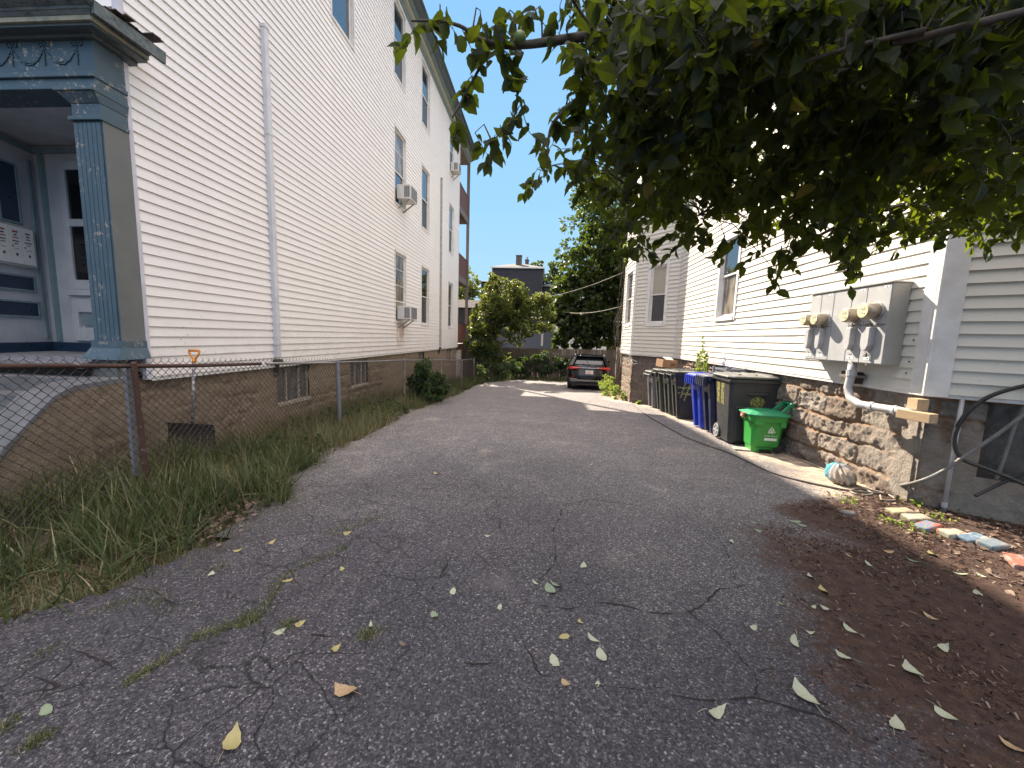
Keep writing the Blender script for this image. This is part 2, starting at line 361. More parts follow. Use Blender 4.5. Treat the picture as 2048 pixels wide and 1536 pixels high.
edge = sst(.0, .55, .35 - (XX - xl(YY)) + (fbm(XX * 2.5, YY * 2.5, 31) - .5) * .6)
sunstrip = sst(.1, .9, 1.0 - (xr(YY) - XX) + (fbm(XX * 2, YY * 2, 77) - .5) * .7) * (YY > 3.6)  # mask of the strip by the right wall that is painted as sunlit
farbright = sst(.8, 7, YY + (fbm(XX * .8, YY * .8, 13) - .5) * 4)  # mask for painting the asphalt brighter with distance
crk = sst(.6, -1.4, XX + (fbm(XX, YY, 5) - .5) * 2.0) * sst(6.5, 4.5, YY)
d2 = (XX + .4) ** 2 / .5 + (YY - 1.75) ** 2 / .12
idx = np.arange(XX.size).reshape(XX.shape)
F = np.stack([idx[:-1, :-1], idx[:-1, 1:], idx[1:, 1:], idx[1:, :-1]], -1).reshape(-1, 4)
cxm = XX.ravel()[F].mean(1); cym = YY.ravel()[F].mean(1)
keep = (cxm > xl(cym) + (fbm(cxm * 3, cym * 3, 8) - .5) * .45) & (cxm < xr(cym))
t = NT('old_asphalt')
v1 = t.vor(125, 'F1', 'Color'); n0 = t.noise(1.1, 5, .6); n1 = t.noise(420, 2, .6)
g = t.n.new('ShaderNodeSeparateColor'); t.L(v1, g.inputs[0])
stone = t.ramp(g.outputs[0], [(0, (.040, .037, .041)), (.35, (.075, .069, .076)), (.72, (.115, .106, .114)), (.9, (.17, .158, .16)), (.975, (.26, .25, .24)), (1, (.38, .37, .35))])
bind = t.ramp(t.vor(125, 'DISTANCE_TO_EDGE', 'Distance'), [(.0, 1.0), (.10, 0.0)])
c = t.mix(t.math('MULTIPLY', bind, .55), stone, (.048, .044, .048))
c = t.mix(1.0, c, t.ramp(n0, [(.3, (.66, .67, .74)), (.7, (.88, .875, .91))]), 'MULTIPLY')
fine = t.ramp(n1, [(.35, (.75, .75, .75)), (.65, (1.25, 1.25, 1.25))]); c = t.mix(1.0, c, fine, 'MULTIPLY')
bl = t.ramp(t.noise(2.2, 6, .65), [(.60, 0.0), (.72, .5)]); c = t.mix(bl, c, (.15, .138, .135))       # worn, paler spots
# crazed cracking of the old left side
wob = t.n.new('ShaderNodeTexNoise'); wob.inputs['Scale'].default_value = 2.5; wob.inputs['Detail'].default_value = 6; t.L(t.co, wob.inputs['Vector'])
wc = t.mix(.22, t.co, wob.outputs['Color'])
ce = t.ramp(t.vor(5.5, 'DISTANCE_TO_EDGE', 'Distance', wc), [(0, 1.0), (.022, 0.0)])
cm = t.math('MULTIPLY', t.math('MULTIPLY', ce, t.attr('crk')), t.ramp(t.noise(1.6, 4, .6), [(.42, 0.0), (.55, 1.0)]))
c = t.mix(t.math('MULTIPLY', cm, .85), c, (.014, .013, .013))
# far larger, fainter cracks everywhere
ce2 = t.ramp(t.vor(1.3, 'DISTANCE_TO_EDGE', 'Distance', wc), [(0, 1.0), (.005, 0.0)])
c = t.mix(t.math('MULTIPLY', t.math('MULTIPLY', ce2, t.ramp(t.noise(.9, 4, .6), [(.48, 0.0), (.58, 1.0)])), .45), c, (.03, .028, .028))
moss = t.math('MULTIPLY', t.math('MULTIPLY', t.attr('edge'), 1.0), t.ramp(t.noise(9, 6, .7), [(.42, 0.0), (.6, .85)]))
c = t.mix(moss, c, (.062, .058, .034))
sunstripc = t.ramp(t.noise(30, 5, .7), [(.3, (.25, .19, .145)), (.7, (.40, .31, .24))])  # pale warm tone, sunlight put into the asphalt colour
c = t.mix(t.math('MULTIPLY', t.attr('sunstrip'), t.ramp(t.noise(6, 6, .7), [(.35, .15), (.62, .85)])), c, sunstripc)
c = t.mix(t.attr('farbright'), c, t.mix(1.0, c, t.ramp(t.noise(5, 6, .7), [(.3, (2.4, 2.4, 2.15)), (.7, (3.4, 3.35, 2.95))]), 'MULTIPLY'))  # brightness growing with distance, put into the asphalt colour
dn = t.noise(7, 7, .72)
dc = t.ramp(t.noise(16, 6, .7), [(.3, (.030, .016, .010)), (.5, (.060, .031, .021)), (.72, (.115, .060, .038))])
df = t.math('MULTIPLY_ADD', t.attr('dirt'), 1.7, t.math('MULTIPLY_ADD', dn, 1.8, -1.45))
c = t.mix(t.ramp(t.math('ADD', df, t.math('MULTIPLY_ADD', t.noise(30, 6, .8), 2.4, -1.2)), [(.12, 0.0), (.85, .97)]), c, dc)
t.set(c, t.ramp(n0, [(.3, .72), (.7, .9)]), 0, .35)
t.bump(t.math('ADD', t.math('MULTIPLY', g.outputs[1], .6), t.math('SUBTRACT', t.math('MULTIPLY', n1, .4), t.math('ADD', t.math('MULTIPLY', bind, .8), t.math('MULTIPLY', cm, 3.0)))), .75, .006)
M['asphalt'] = t.m
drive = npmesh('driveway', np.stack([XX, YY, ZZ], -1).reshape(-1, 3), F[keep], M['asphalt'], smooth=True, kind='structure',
       attrs=dict(dirt=dirt.ravel(), edge=edge.ravel(), crk=crk.ravel(), sunstrip=sunstrip.ravel(), farbright=farbright.ravel()))
def dz(x, y): return gz(y) + (fbm(np.asarray(x) * .6, np.asarray(y) * .6, 3) - .5) * .035 + (fbm(np.asarray(x) * 3, np.asarray(y) * 3, 9) - .5) * .008
# open cracks traced across the asphalt
M['crack'] = simple('open_crack', (.008, .007, .007), (.02, .015, .012), 30, .95)
CR = [[(1085, 1215), (1140, 1222), (1200, 1208), (1245, 1213), (1300, 1228), (1365, 1232), (1400, 1215), (1440, 1180), (1500, 1170)],
      [(1375, 1225), (1420, 1258), (1455, 1288), (1480, 1325), (1508, 1350), (1505, 1395)],
      [(1190, 1372), (1260, 1378), (1330, 1390), (1400, 1402), (1450, 1400), (1505, 1396), (1560, 1408), (1610, 1425), (1680, 1455), (1760, 1492)],
      [(1035, 1265), (1052, 1300), (1075, 1335), (1085, 1350), (1105, 1358)], [(1508, 1350), (1530, 1338), (1555, 1330)],
      [(1020, 1300), (1055, 1322), (1078, 1345)], [(620, 1270), (665, 1276), (710, 1278)], [(915, 1328), (950, 1332), (1000, 1328)],
      [(1470, 1160), (1460, 1130), (1450, 1090)], [(1130, 1010), (1105, 1060), (1110, 1120), (1070, 1180)], [(70, 1360), (115, 1378), (40, 1395)],
      [(150, 1300), (195, 1318), (240, 1350)], [(10, 1215), (80, 1230), (150, 1222)], [(1130, 1010), (1180, 1000), (1260, 1010)], [(940, 960), (990, 1000), (1000, 1060)],
      [(520, 960), (560, 1010), (640, 1040)], [(200, 1165), (300, 1180), (350, 1210)], [(860, 1180), (900, 1120), (905, 1060)]]
mb = MB()
for pl_ in CR:
    P = []
    for i in range(len(pl_) - 1):
        a = onG(*pl_[i]); b = onG(*pl_[i + 1])
        n = max(3, int((b - a).length / .012))
        for k in range(n): P.append(a.lerp(b, k / n))
    s = random.random() * 99
    P = [Vector((p.x + .022 * (random.random() - .5) * .5 + .03 * (vn(p.x * 22, s) - .5), p.y + .02 * (vn(p.y * 22, s + 7) - .5) + .004 * (random.random() - .5), 0)) for p in P]
    for i in range(len(P) - 1):
        d = (P[i + 1] - P[i]).normalized(); nn = Vector((-d.y, d.x, 0))
        wd = .0004 + .0062 * vn(i * .22, s) ** 2; wd2 = .0004 + .0062 * vn((i + 1) * .22, s) ** 2
        q = [P[i] + nn * wd, P[i] - nn * wd, P[i + 1] - nn * wd2, P[i + 1] + nn * wd2]
        mb.poly([(p.x, p.y, float(dz(p.x, p.y)) + .003) for p in q])
mb.build('crack', M['crack'], drive)

# ------------------------------------------------------------------ wall builders
class Plane:
    def __init__(s, P0, P1, flip=False):
        s.p = Vector((P0[0], P0[1], 0)); d = Vector((P1[0] - P0[0], P1[1] - P0[1], 0)); s.len = d.length; s.d = d.normalized()
        s.n = Vector((s.d.y, -s.d.x, 0)) * (-1 if flip else 1); s.flip = flip
    def __call__(s, u, o, z): q = s.p + s.d * u + s.n * o; return (q.x, q.y, z)
    def box(s, mb, u0, u1, o0, o1, z0, z1, m=0):
        c = [s(u0, o0, z0), s(u1, o0, z0), s(u1, o1, z0), s(u0, o1, z0), s(u0, o0, z1), s(u1, o0, z1), s(u1, o1, z1), s(u0, o1, z1)]
        if not s.flip: c = [c[1], c[0], c[3], c[2], c[5], c[4], c[7], c[6]]
        mb.hexa(c, m)
def siding(pl, z0, z1, holes=(), exp=.1105, out=.017, u0=0, u1=None):
    mb = MB(); u1 = pl.len if u1 is None else u1
    nrow = int(math.ceil((z1 - z0) / exp))
    for r_ in range(nrow):
        a = z0 + r_ * exp; b = min(a + exp, z1)
        cuts = sorted({u0, u1} | {c for h in holes for c in h[:2] if u0 < c < u1} | {c for c in [u0 + ((r_ // 2) * 1.37) % 3.6 + 3.6 * k for k in range(-1, 8)] if u0 + .1 < c < u1 - .1})
        for i in range(len(cuts) - 1):
            c0, c1 = cuts[i], cuts[i + 1]; mid = (c0 + c1) / 2
            seg = [(a, b)]
            for h in holes:
                if h[0] < mid < h[1]:
                    ns = []
                    for (p, q) in seg:
                        if h[3] <= p or h[2] >= q: ns.append((p, q)); continue
                        if p < h[2]: ns.append((p, h[2]))
                        if q > h[3]: ns.append((h[3], q))
                    seg = ns
            e = .0030 * random.random()
            for (p, q) in seg:
                f = lambda z: out * (1 - (z - a) / exp) + .003 + e
                mb.poly([pl(c0, f(p), p), pl(c1, f(p), p), pl(c1, f(q), q), pl(c0, f(q), q)])
                if p == a: mb.poly([pl(c0, -.004, p + .0005), pl(c1, -.004, p + .0005), pl(c1, f(p), p), pl(c0, f(p), p)])
    return mb
def window(parent, pl, u0, u1, z0, z1, top='glass', bot='screen', casing=.055, proud=.022, split=.5, mull=0, sill=True, trim='trimW', name='window', deep=.075):
    mb = MB(); cw = casing
    pl.box(mb, u0 - cw, u0, -.01, proud, z0 - cw, z1 + cw); pl.box(mb, u1, u1 + cw, -.01, proud, z0 - cw, z1 + cw)
    pl.box(mb, u0, u1, -.01, proud + .012, z1, z1 + cw + .01); pl.box(mb, u0, u1, -.01, proud + .014, z0 - cw, z0)
    # reveals
    pl.box(mb, u0, u0 + .018, -deep - .02, -.010, z0, z1); pl.box(mb, u1 - .018, u1, -deep - .02, -.010, z0, z1)
    pl.box(mb, u0 + .018, u1 - .018, -deep - .02, -.010, z1 - .018, z1); pl.box(mb, u0 + .018, u1 - .018, -deep - .02, -.010, z0, z0 + .022)
    zm = z0 + (z1 - z0) * split; s = .035
    a, b = u0 + .018, u1 - .018
    for (p, q, o) in ((z0 + .022, zm + .02, -.052), (zm - .02, z1 - .018, -.030)):   # sashes
        pl.box(mb, a, a + s, o - .02, o, p, q); pl.box(mb, b - s, b, o - .02, o, p, q)
        pl.box(mb, a + s, b - s, o - .02, o, p, p + s); pl.box(mb, a + s, b - s, o - .02, o, q - s, q)
    for k in range(mull):
        zz = zm + (z1 - zm) * (k + 1) / (mull + 1); pl.box(mb, a + s, b - s, -.046, -.03, zz - .009, zz + .009)
    f = mb.build(name, M[trim], parent)
    for mt, p, q, o in ((bot, z0 + .022 + s, zm + .02 - s, -.064), (top, zm - .02 + s, z1 - .018 - s, -.042)):
        g_ = MB(); g_.poly([pl(a + s, o, p), pl(b - s, o, p), pl(b - s, o, q), pl(a + s, o, q)])
        x = g_.build('pane', M[mt]); x.parent = f; x.matrix_parent_inverse = Matrix.Translation(-Vector(parent.get('_w', (0, 0, 0))))
        x.matrix_parent_inverse = Matrix.Identity(4)
    return f
def rubble(name, pl, zb, zt, mat, parent, u0=0, u1=None, seed=1, step=.022, rowh=(.16, .3), wid=(.2, .5), amp=.035, plas=None, o0=0.0, holes=()):
    u1 = pl.len if u1 is None else u1
    us = np.arange(u0, u1 + step, step); us[-1] = u1; zs = np.arange(zb, zt + step, step); zs[-1] = zt
    U, Z = np.meshgrid(us, zs); rs = np.random.default_rng(seed)
    wu = U + (fbm(U * 5, Z * 5, seed) - .5) * .10; wz = Z + (fbm(U * 4, Z * 4, seed + 50) - .5) * .10
    rows = [zb - .1]
    while rows[-1] < zt + .2: rows.append(rows[-1] + rs.uniform(*rowh))
    D = np.zeros_like(U); T = np.zeros_like(U)
    for i in range(len(rows) - 1):
        cs = [u0 - .3]
        while cs[-1] < u1 + .4: cs.append(cs[-1] + rs.uniform(*wid))
        cs = np.array(cs); tv = rs.random(len(cs))
        msk = (wz >= rows[i]) & (wz < rows[i + 1])
        k = np.clip(np.searchsorted(cs, wu) - 1, 0, len(cs) - 2)
        dd = np.minimum(np.minimum(wu - cs[k], cs[k + 1] - wu), np.minimum(wz - rows[i], rows[i + 1] - wz))
        D = np.where(msk, dd, D); T = np.where(msk, tv[k], T)
    st = sst(.008, .028, D)
    P = np.zeros_like(U) if plas is None else np.clip(plas(U, Z), 0, 1)
    O = o0 + (1 - P) * (st * (.35 + T * .5) * amp + (fbm(U * 11, Z * 11, seed + 9, 6) - .5) * (.03 + amp * .75) * st - np.abs(fbm(U * 18, Z * 18, seed + 39, 4) - .5) * amp * .9 * st + (fbm(U * 6, Z * 6, seed + 19) - .5) * .02) + P * (.022 + (fbm(U * 5, Z * 5, seed + 29) - .5) * .02)
    B = np.array(pl.p)[None, None, :] + U[..., None] * np.array(pl.d) + O[..., None] * np.array(pl.n); B[..., 2] = Z
    idx = np.arange(U.size).reshape(U.shape)
    Fq = np.stack([idx[:-1, :-1], idx[:-1, 1:], idx[1:, 1:], idx[1:, :-1]], -1).reshape(-1, 4)
    um = U.ravel()[Fq].mean(1); zm = Z.ravel()[Fq].mean(1); kp = np.ones(len(Fq), bool)
    for h in holes: kp &= ~((um > h[0]) & (um < h[1]) & (zm > h[2]) & (zm < h[3]))
    return npmesh(name, B.reshape(-1, 3), Fq[kp], mat, parent, attrs=dict(stone=st.ravel(), tint=T.ravel(), plas=P.ravel()), smooth=True)

# ------------------------------------------------------------------ LEFT HOUSE
LH = thing('white_house', 'tall white clapboard three storey house with blue porch column, left of the driveway', 'house', (-4.3, 3.9, -1.5))
LX = -4.3; LY0 = 3.9; LY1 = 19.15; LZ = 9.15
pL = Plane((LX, LY0), (LX, LY1))
Y = lambda y: y - LY0
wl = []
for (y0, y1) in ((11.08, 11.92), (13.48, 14.33), (17.28, 18.1)):
    for (z0, z1) in ((.36, 2.31), (3.65, 5.62), (6.96, 8.86)): wl.append((Y(y0), Y(y1), z0, z1))
wl.append((Y(7.93), Y(8.80), 6.0, 7.95))
mb = siding(pL, -.555, LZ, wl); mb.build('siding', M['sideL'], LH)
mb = MB()
mb.box(LX - 9, LX - .11, 4.82, LY1, -.5, 2.3)
mb.box(LX - 9, LX - .11, LY0 + .12, LY1, 2.3, LZ)
mb.box(LX - .12, LX - .015, LY0, 4.82, -.5, 2.3)
mb.build('wall', M['sideL'], LH)
mb = siding(Plane((LX - 9, LY0), (LX, LY0)), 2.2, LZ, ()); mb.build('front_siding', M['sideL'], LH)
# corner boards, starter strip
mb = MB()
mb.box(LX - .02, LX + .03, LY0 - .03, LY0 + .035, -.58, LZ); mb.build('corner_board', M['trimL'], LH)
mb = MB(); mb.box(LX - .02, LX + .028, LY1 - .02, LY1 + .09, -.56, LZ); mb.build('corner_board', M['trimW'], LH)
mb = MB(); pL.box(mb, .04, pL.len - .03, -.02, .012, -.60, -.556); mb.build('starter_strip', M['trimW'], LH)
i = 0
for (a, b, z0, z1) in wl:
    third = z0 > 6.5; A = abs(a - Y(11.08)) < .01
    top = 'glass'; bot = 'screen'; mull = 0; sp = .5
    if A and z0 < 1: top = 'curtain'; sp = .30; bot = 'blind'; mull = 2
    elif A and z0 < 5: top = 'curtain'; bot = 'glass'; sp = .45; mull = 1
    elif z0 < 1: top = 'darkglass'
    if a < Y(9): top = 'glass'; bot = 'glass'
    window(LH, pL, a, b, z0, z1, top, bot, split=sp, mull=mull)
# cornice and gutter: frieze, soffit moulding, fascia, crown
mb = MB(); e0, e1 = LY0 - .45, 21.75
mb.box(LX - .02, LX + .045, LY0 + .02, e1 - .05, 8.98, 9.16, 0)       # frieze
mb.box(LX - .02, LX + .14, e0, e1 - .02, 9.16, 9.23, 1)
mb.box(LX - .02, LX + .26, e0, e1, 9.23, 9.28, 0)
mb.box(LX - .02, LX + .42, e0, e1, 9.28, 9.31, 2)
M['teal'] = simple('teal_grey_cornice', (.17, .23, .24), (.13, .18, .19), 5, .5)
M['creamtrim'] = simple('cream_cornice_board', (.47, .47, .38), (.38, .38, .31), 6, .5)
M['darktrim'] = simple('dark_slate_gutter', (.055, .075, .085), (.08, .10, .11), 8, .45)
mb.build('cornice', [M['teal'], M['creamtrim'], M['darktrim']], LH)
mb = MB()
for k, (o, z) in enumerate(((.36, 9.335), (.41, 9.36), (.465, 9.385))): mb.tube([(LX + o, e0, z), (LX + o, e1 + .02, z)], .035, 8)
mb.build('gutter', M['darktrim'], LH)
mb = MB(); mb.box(LX - 9, LX + .36, e0, e1, 9.311, 9.42); mb.build('roof', M['roofdark'], LH)
# the two boxed pipes on the side
for (yy, zb, zt, m_) in ((5.95, -.44, 4.36, 'spout'), (15.87, -.47, 6.07, 'spoutF')):
    mb = MB(); u = Y(yy); pL.box(mb, u - .045, u + .045, .0, .085, zb, zt); pL.box(mb, u - .055, u + .055, .0, .095, zt - .005, zt + .045)
    o = mb.build('boxed_pipe', M[m_], LH, bevel=.008)
    for zj in (2.9, zb + .2): mb = MB(); pL.box(mb, u - .053, u + .053, .0, .092, zj, zj + .035); mb.build('joint', M[m_], o)
    mb = MB(); pL.box(mb, u - .07, u + .09, -.02, .08, zb - .11, zb - .03); mb.tube([pL(u, .03, zb - .05), pL(u + .05, -.02, zb - .25), pL(u + .02, -.03, zb - .3)], .04, 8)
    mb.build('drain_elbow', M['blackhose'], LH, bevel=.01)
# foundation with basement windows
pF = Plane((LX - .06, 3.62), (LX - .06, LY1 + .05)); FY = lambda y: y - 3.62
hol = [(FY(6.03), FY(6.93), -1.22, -.62), (FY(8.5), FY(9.35), -1.24, -.64), (FY(13.3), FY(13.95), -1.3, -.62), (FY(17.3), FY(18.0), -1.3, -.62)]
rubble('foundation', pF, -2.25, -.56, M['fndL'], LH, seed=4, step=.025, amp=.035, wid=(.25, .8), rowh=(.14, .36), plas=lambda U, Z: sst(.38, .5, fbm(U * 1.3, Z * 1.9, 77)) * .9, holes=hol)
mb = MB(); mb.box(LX - 9, LX - .12, 4.72, LY1, -2.3, -.55); mb.build('cellar_wall', M['wood_dark'], LH)
for (a, b, z0, z1) in hol:
    mb = MB(); m1 = a + (b - a) * .3; m2 = a + (b - a) * .68
    pF.box(mb, a, b, -.10, -.07, z1 - .03, z1, 1); pF.box(mb, a, b, -.10, .035, z0 - .05, z0, 0)
    for u in (a + .01, m1, m2, b - .03): pF.box(mb, u, u + .028, -.07, -.015, z0, z1 - .03, 0)
    fr = mb.build('basement_window', [M['wood_cream'], M['wood_dark']], LH)
    mb = MB(); mb.poly([pF(a, -.045, z0), pF(b, -.045, z0), pF(b, -.045, z1), pF(a, -.045, z1)]); x = mb.build('pane', M['basement']); x.parent = fr
# window air conditioners
def ac_unit(y, z0, z1, label, depth=.42, wd=.56):
    t_ = thing('air_conditioner', label, 'air conditioner', (LX, y, z0), 'window air conditioners on the white house')
    x0, x1 = LX + .01, LX + depth; y0, y1 = y - wd / 2, y + wd / 2
    mb = MB(); mb.box(x0, x1, y0, y1, z0, z1); mb.build('case', M['ac'], t_, bevel=.012)
    mb = MB()
    for k in range(9): zz = z0 + .05 + (z1 - z0 - .1) * k / 8; mb.box(x1 - .20, x1 - .04, y0 - .004, y0 + .003, zz - .006, zz + .006)
    for k in range(3): mb.box(x1 - .19 + k * .055, x1 - .15 + k * .055, y0 - .003, y0 + .002, z0 + .04, z1 - .04)
    mb.build('side_vent', M['acdark'], t_)
    mb = MB(); mb.box(x1 - .003, x1 + .004, y0 + .03, y1 - .03, z0 + .03, z1 - .03); mb.build('coil_grille', M['acdark'], t_)
    for yb in (y0 + .08, y1 - .08): mb = MB(); mb.beam((LX + .02, yb, z0 - .25), (x1 - .08, yb, z0 - .01), .03, .03); mb.build('bracket', M['wood_cream'], t_)
    return t_
ac_unit(11.5, .42, .80, 'white window air conditioner above a rust stain, in the ground floor window')
ac_unit(11.5, 3.78, 4.16, 'white window air conditioner in the second floor window, directly above another')
ac_unit(17.7, 7.02, 7.38, 'small white air conditioner in the top floor window nearest the back porches', .36, .5)
mb = MB(); mb.poly([pL(Y(11.15), .0195, .05), pL(Y(11.75), .0195, .05), pL(Y(11.75), .0195, .34), pL(Y(11.15), .0195, .34)])
t = NT('rust_streak'); f = t.math('MULTIPLY', t.ramp(t.noise(9, 5, .65, t.map((1, 1, .25))), [(.40, 0.0), (.62, .75)]), t.ramp(t.math('ADD', t.xyz(2), .55), [(.05, 0.0), (.8, 1.0)]))
tr = t.n.new('ShaderNodeBsdfTransparent'); mx = t.n.new('ShaderNodeMixShader'); t.set((.50, .27, .13), .7); t.L(f, mx.inputs[0]); t.L(tr.outputs[0], mx.inputs[1]); t.L(t.p.outputs[0], mx.inputs[2]); t.L(mx.outputs[0], t.out.inputs[0])
mb.v = [(x + .004, y_, z) for x, y_, z in mb.v]
mb.v[0] = (mb.v[0][0], mb.v[0][1], -.50); mb.v[1] = (mb.v[1][0], mb.v[1][1], -.50)
mb.build('rust_stain', t.m, LH)

# rear porches
RP = thing('rear_porch', 'three stacked red brown wooden porches on the back of the white house', 'porch', (LX, 20.4, -2.2))
for zf in (-.45, 2.95, 6.25):
    mb = MB(); mb.box(LX - 3.5, LX - .005, LY1 + .1, 21.68, zf - .02, zf + .03); mb.box(LX - .05, LX, LY1 + .1, 21.68, zf - .28, zf - .02); mb.box(LX - 3.5, LX, 21.60, 21.68, zf - .28, zf - .021)
    for k in range(6): mb.box(LX - 3.4, LX - .06, LY1 + .3 + .38 * k, LY1 + .34 + .38 * k, zf - .22, zf - .021)
    mb.build('deck', M['postwood'] if zf > 0 else M['redwood'], RP)
    mb = MB(); zr = zf + 1.08
    mb.box(LX - .07, LX - .01, LY1 + .1, 21.6, zr - .05, zr)
    if zf > 0:
        n = 18
        for k in range(n): yy = LY1 + .12 + (21.56 - LY1 - .12) * k / n; mb.box(LX - .045, LX - .022, yy, yy + .125, zf + .03, zr - .05)
    else:
        for k in range(14): yy = LY1 + .15 + .17 * k; mb.box(LX - .05, LX - .02, yy, yy + .10, zf + .1, zr - .05)
        mb.box(LX - .055, LX - .016, LY1 + .1, 21.6, zf + .1, zf + .16)
    mb.build('railing', M['redwood'], RP)
for xx in (LX - .06, LX - 3.3):
    mb = MB(); mb.box(xx - .03, xx + .11, 21.50, 21.64, -2.2, 9.3); mb.build('post', M['postwood'], RP)
mb = MB(); mb.box(LX - 3.5, LX, LY1 + .1, 21.7, 9.0, 9.05); mb.box(LX - .1, LX + .02, LY1 + .1, 21.7, 9.05, 9.32); mb.build('ceiling', M['postwood'], RP)
t = NT('white_painted_brick'); b = t.n.new('ShaderNodeTexBrick'); b.inputs['Scale'].default_value = 4.6; b.inputs['Color1'].default_value = (.62, .58, .58, 1); b.inputs['Color2'].default_value = (.50, .46, .45, 1); b.inputs['Mortar'].default_value = (.16, .13, .12, 1)
b.inputs['Mortar Size'].default_value = .03; b.inputs['Row Height'].default_value = .33; t.L(t.map((1, 1, 1), t.co, (R(90), 0, 0)), b.inputs['Vector']); t.set(b.outputs[0], .8)
mb = MB(); mb.box(LX - .55, LX + .02, 19.5, 20.2, -2.2, -.73); mb.build('brick_pier', t.m, RP)

# ------------------------------------------------------------------ front porch (part of the house it is built on)
FP = thing('front_porch', 'blue painted classical porch with peeling paint, garland frieze and fluted column', 'porch', (-4.6, 3.7, -1.4))
t = NT('peeling_cream_fascia'); c = t.ramp(t.noise(6, 6, .7), [(.3, (.12, .155, .165)), (.5, (.34, .33, .25)), (.62, (.40, .38, .30)), (.75, (.16, .13, .12))]); t.set(c, .7); M['peel'] = t.m
cx0, cx1, cy0, cy1 = -4.56, -4.262, 3.645, 3.885
mb = MB(); mb.box(cx0, cx1, cy0, cy1, -.22, 1.95, 0); col_ = mb.build('column', [M['blue'], M['bluegrey']], FP)
col_.data.polygons[3].material_index = 1
mb = MB()
for k in range(5): xx = cx0 + .05 + k * .0465; mb.box(xx, xx + .010, cy0 - .004, cy0 + .002, -.16, 1.90)
M['flute'] = simple('flute_groove', (.012, .05, .09), (.01, .04, .07), 8, .6); mb.build('flute', M['flute'], FP)
mb = MB()
for k in range(6): xx = cx0 + .006 + k * .0465; mb.box(xx, xx + .042, cy0 - .013, cy0 - .0005, -.16, 1.90)
mb.build('reed', M['blue'], FP, bevel=.004)
mb = MB()   # base: block then splayed skirt
mb.box(cx0 - .015, cx1 + .012, cy0 - .03, cy1 + .0, -.235, -.16)
def frustum(mb, a, b, m=0): mb.hexa([(a[0], a[2], a[4]), (a[1], a[2], a[4]), (a[1], a[3], a[4]), (a[0], a[3], a[4]), (b[0], b[2], b[4]), (b[1], b[2], b[4]), (b[1], b[3], b[4]), (b[0], b[3], b[4])], m)
frustum(mb, (cx0 - .075, cx1 + .05, cy0 - .09, cy1, -.35), (cx0 - .02, cx1 + .015, cy0 - .032, cy1, -.235))
mb.build('column_base', M['blue'], FP)
mb = MB()   # capital
mb.box(cx0 - .03, cx1 + .012, cy0 - .03, cy1, 1.92, 1.955); mb.box(cx0, cx1 + .002, cy0 - .012, cy1, 1.955, 2.07)
frustum(mb, (cx0 - .005, cx1 + .004, cy0 - .015, cy1, 2.07), (cx0 - .07, cx1 + .02, cy0 - .07, cy1, 2.15)); mb.box(cx0 - .085, cx1 + .024, cy0 - .085, cy1, 2.15, 2.18)
mb.build('capital', M['blue'], FP, bevel=.005)
mb = MB()   # entablature
X1 = -4.245
mb.box(-9, X1, cy0 - .05, cy1, 2.18, 2.27); mb.box(-9, X1 + .01, cy0 - .075, cy1, 2.27, 2.315); mb.box(-9, X1 - .01, cy0 - .03, cy1, 2.315, 2.63)
mb.build('beam', M['blue'], FP, bevel=.006)
CY = 3.97
mb = MB(); mb.box(-9, -4.20, 3.57, CY, 2.60, 2.628); mb.box(-9, -4.09, 3.48, CY, 2.628, 2.652); mb.build('soffit_molding', M['darktrim'], FP)
mb = MB(); mb.box(-9, -4.07, 3.455, CY, 2.652, 2.690); mb.build('fascia', M['peel'], FP)
mb = MB(); frustum(mb, (-9, -4.06, 3.45, CY, 2.690), (-9, -4.045, 3.43, CY, 2.72)); mb.box(-9, -4.04, 3.425, CY, 2.72, 2.745); frustum(mb, (-9, -4.035, 3.42, CY, 2.745), (-9, -4.0, 3.37, CY, 2.79))
mb.build('porch_cornice', M['rot'], FP)
mb = MB(); rs = random.Random(3)
yy = 3.12
for k in range(9): mb.obox((-6.4 + rs.uniform(-.02, .02), 3.38 + k * .075, 2.80 + .006 * k), (4.86 + rs.uniform(-.10, .1), .085, .010), Matrix.Rotation(rs.uniform(-.02, .02), 3, 'Z') @ Matrix.Rotation(rs.uniform(-.05, .05), 3, 'X'))
mb.build('porch_roof', M['roofdark'], FP)
mb = MB(); mb.beam((-4.02, 3.44, 2.74), (-3.95, 4.02, 2.70), .03, .11); mb.build('hanging_board', M['rot'], FP)
# garlands: beads along swags
mb = MB(); rs = random.Random(5)
def bead(x, z, s): mb.obox((x, cy0 - .034, z), (s, .012, s), Matrix.Rotation(rs.uniform(0, 3), 3, 'Y'))
xk = [-4.42 - .335 * k for k in range(5)]
for a, b in zip(xk, xk[1:]):
    for i in range(34):
        u = i / 33; x = a + (b - a) * u; z = 2.56 - .15 * (1 - (2 * u - 1) ** 2) ** .8; bead(x, z + rs.uniform(-.006, .006), .012 + .012 * (1 - abs(2 * u - 1)))
for a in xk:
    for i in range(14): bead(a + rs.uniform(-.006, .006), 2.56 - i * .0125, .011)
    for i in range(16): an = i / 16 * 6.3; bead(a + .055 * math.cos(an) , 2.575 + .018 * math.sin(2 * an), .013)
mb.build('garland', M['blue'], FP, bevel=.003)
mb = MB(); mb.box(-4.60, -4.285, 3.63, 3.66, -.60, -.36); mb.box(-4.34, -4.30, 3.60, 3.64, -1.3, -.36); mb.build('pedestal_panel', M['bluegrey'], FP)
mb = MB(); mb.box(-9, -4.42, 3.66, 4.72, -.42, -.36); mb.box(-9, -4.55, 3.5, 3.66, -.44, -.385); mb.build('porch_floor', M['porchfloor'], FP)
mb = MB(); mb.box(-9, -4.5, 3.68, 4.9, -1.5, -.42); mb.build('porch_base', M['wood_dark'], FP)
